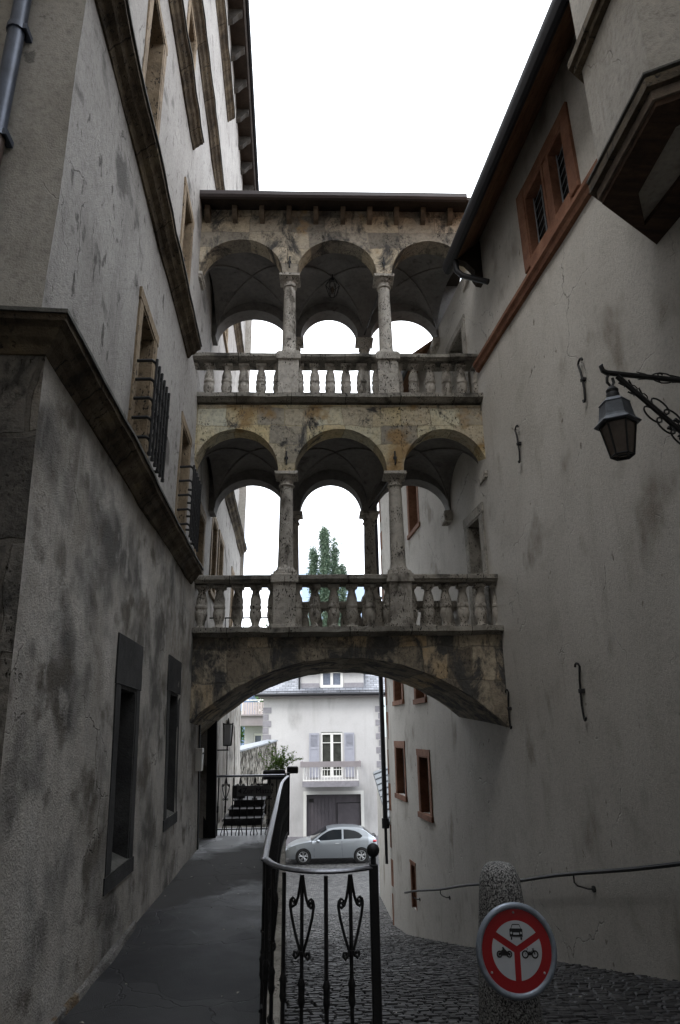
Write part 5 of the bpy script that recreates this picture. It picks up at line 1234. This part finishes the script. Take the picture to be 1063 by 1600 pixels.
bmesh.ops.remove_doubles(bm, verts=bm.verts[:], dist=.0005)
def cpart(name, bm, mat, smooth=True, parent=None):
    o = obj(name, bm, MAT[mat], None, smooth); o.parent = parent or CAR; return o
cpart('body', bm, 'carpaint')
bm = BM(); box(bm, WORLD, -1.75, 1.8, -.72, .72, .17, .55); 
for a in AX:
    for sg in (-1, 1): tube(bm, [(a, sg * .5, .31), (a, sg * .80, .31)], .345, 20)
cpart('underbody', bm, 'carblack', False)
def sidepatch(name, outline_lo, outline_hi, x0, x1, mat, off=.006, n=16, par_=None):
    for sg in (1, -1):
        bm = BM(); R_ = []
        for i in range(n + 1):
            x = x0 + (x1 - x0) * i / n; lo, hi = lerp_tab(outline_lo, x), lerp_tab(outline_hi, x)
            R_.append([bm.verts.new((x, sg * (hw(x, lo + (hi - lo) * k / 4) + off), lo + (hi - lo) * k / 4)) for k in range(5)])
        for a, b in zip(R_, R_[1:]):
            for k in range(4): bm.faces.new((a[k], b[k], b[k + 1], a[k + 1]))
        cpart(name, bm, mat)
sidepatch('side_window', [(-.42, .955), (.62, .925), (.74, .925)], [(-.42, 1.345), (-.05, 1.34), (.2, 1.28), (.45, 1.14), (.74, .93)], -.42, .74, 'carglass')
sidepatch('quarter_window', [(-1.33, 1.06), (-1.22, .985), (-.50, .958)], [(-1.33, 1.09), (-1.2, 1.20), (-1.0, 1.285), (-.7, 1.335), (-.50, 1.345)], -1.33, -.50, 'carglass')
sidepatch('sill_strip', [(-.9, .20), (.9, .20)], [(-.9, .235), (.9, .235)], -.9, .9, 'carblack')
def toppatch(name, x0, x1, k_, mat):
    bm = BM(); R_ = []
    for i in range(11):
        x = x0 + (x1 - x0) * i / 10; T = lerp_tab(TOPZ, x); ye = hw(x, max(T - .05, lerp_tab(BELT, x))) * k_
        R_.append([bm.verts.new((x, ye * (j / 4 - 1), T + .030 - .030 * abs(j / 4 - 1) ** 3)) for j in range(9)])
    for a, b in zip(R_, R_[1:]):
        for j in range(8): bm.faces.new((a[j], b[j], b[j + 1], a[j + 1]))
    cpart(name, bm, mat)
toppatch('windscreen', .25, .95, 1.0, 'carglass'); toppatch('rear_window', -1.83, -1.42, .92, 'carglass')
for sg in (1, -1):
    bm = BM(); bmesh.ops.create_uvsphere(bm, u_segments=12, v_segments=8, radius=1, matrix=Matrix.Translation((.62, sg * .94, .93)) @ Matrix.Diagonal((.09, .10, .065, 1))); cpart('mirror', bm, 'carpaint')
    bm = BM(); bmesh.ops.create_uvsphere(bm, u_segments=12, v_segments=8, radius=1, matrix=Matrix.Translation((1.86, sg * .60, .58)) @ Matrix.Rotation(sg * -.5, 4, 'Z') @ Matrix.Diagonal((.13, .10, .055, 1))); cpart('headlight', bm, 'clearlamp')
    bm = BM(); bmesh.ops.create_uvsphere(bm, u_segments=12, v_segments=8, radius=1, matrix=Matrix.Translation((-1.86, sg * .68, .86)) @ Matrix.Diagonal((.12, .12, .065, 1))); cpart('tail_light', bm, 'redlamp')
    bm = BM(); box(bm, WORLD, -.30, -.12, sg * .872 - .012, sg * .872 + .012, .79, .82, .006); cpart('door_handle', bm, 'alloy', False)
    bm = BM()
    for xx in (.80, -.46): tube(bm, [(xx, sg * (hw(xx, .28) + .001), .28), (xx + (.0 if xx > 0 else .04), sg * (hw(xx, .6) + .001), .6), (xx + (-.02 if xx > 0 else .04), sg * (hw(xx, .9) + .001), .9)], .006, 4)
    cpart('door_gap', bm, 'carblack', False)
bm = BM(); box(bm, WORLD, -1.98, -1.86, -.45, .45, 1.0, 1.04); cpart('rear_wiper', bm, 'carblack', False)
bm = BM(); tube(bm, [(-1.2, 0, 1.41), (-1.3, 0, 1.46)], .008, 5); cpart('aerial', bm, 'carblack', False)
for a in AX:
    for sg in (1, -1):
        bm = BM(); tube(bm, [(a + .255 * math.cos(2 * math.pi * k / 28), sg * .77, .31 + .255 * math.sin(2 * math.pi * k / 28)) for k in range(28)], .062, 10, True, 1.35); wh = cpart('wheel', bm, 'rubber')
        bm = BM(); tube(bm, [(a + .195 * math.cos(2 * math.pi * k / 28), sg * .83, .31 + .195 * math.sin(2 * math.pi * k / 28)) for k in range(28)], .014, 6, True)
        for k in range(5):
            an = 2 * math.pi * k / 5 + .3; d = Vector((math.cos(an), 0, math.sin(an))); t_ = Vector((-math.sin(an), 0, math.cos(an))); c0 = Vector((a, sg * .845, .31))
            for w2 in (-.3, .3):
                tube(bm, [c0 + d * .03, c0 + d * .11 + t_ * w2 * .05, c0 + d * .195 + t_ * w2 * .16], [.02, .016, .014], 6)
        tube(bm, [(a, sg * .80, .31), (a, sg * .855, .31)], .04, 10); cpart('rim', bm, 'alloy', True, wh)
# fallen leaves
bm = BM()
for k in range(46):
    if k < 30: x, y, z = random.uniform(-1.3, -.3), random.uniform(4.6, 12), .006
    else: x, y = random.uniform(.2, 2.6), random.uniform(5.5, 12); z = street_z(y) + .02
    an = random.uniform(0, 6.28); s = random.uniform(.008, .022); c_, s_ = math.cos(an), math.sin(an)
    bm.faces.new([bm.verts.new((x + c_ * s, y + s_ * s, z)), bm.verts.new((x - s_ * s * .5, y + c_ * s * .5, z + .006)), bm.verts.new((x - c_ * s, y - s_ * s, z)), bm.verts.new((x + s_ * s * .5, y - c_ * s * .5, z + .004))])
tag(obj('litter', bm, MAT['litter'], fix=False), 'pale fallen leaves scattered on path and lane', 'leaves', kind='stuff')
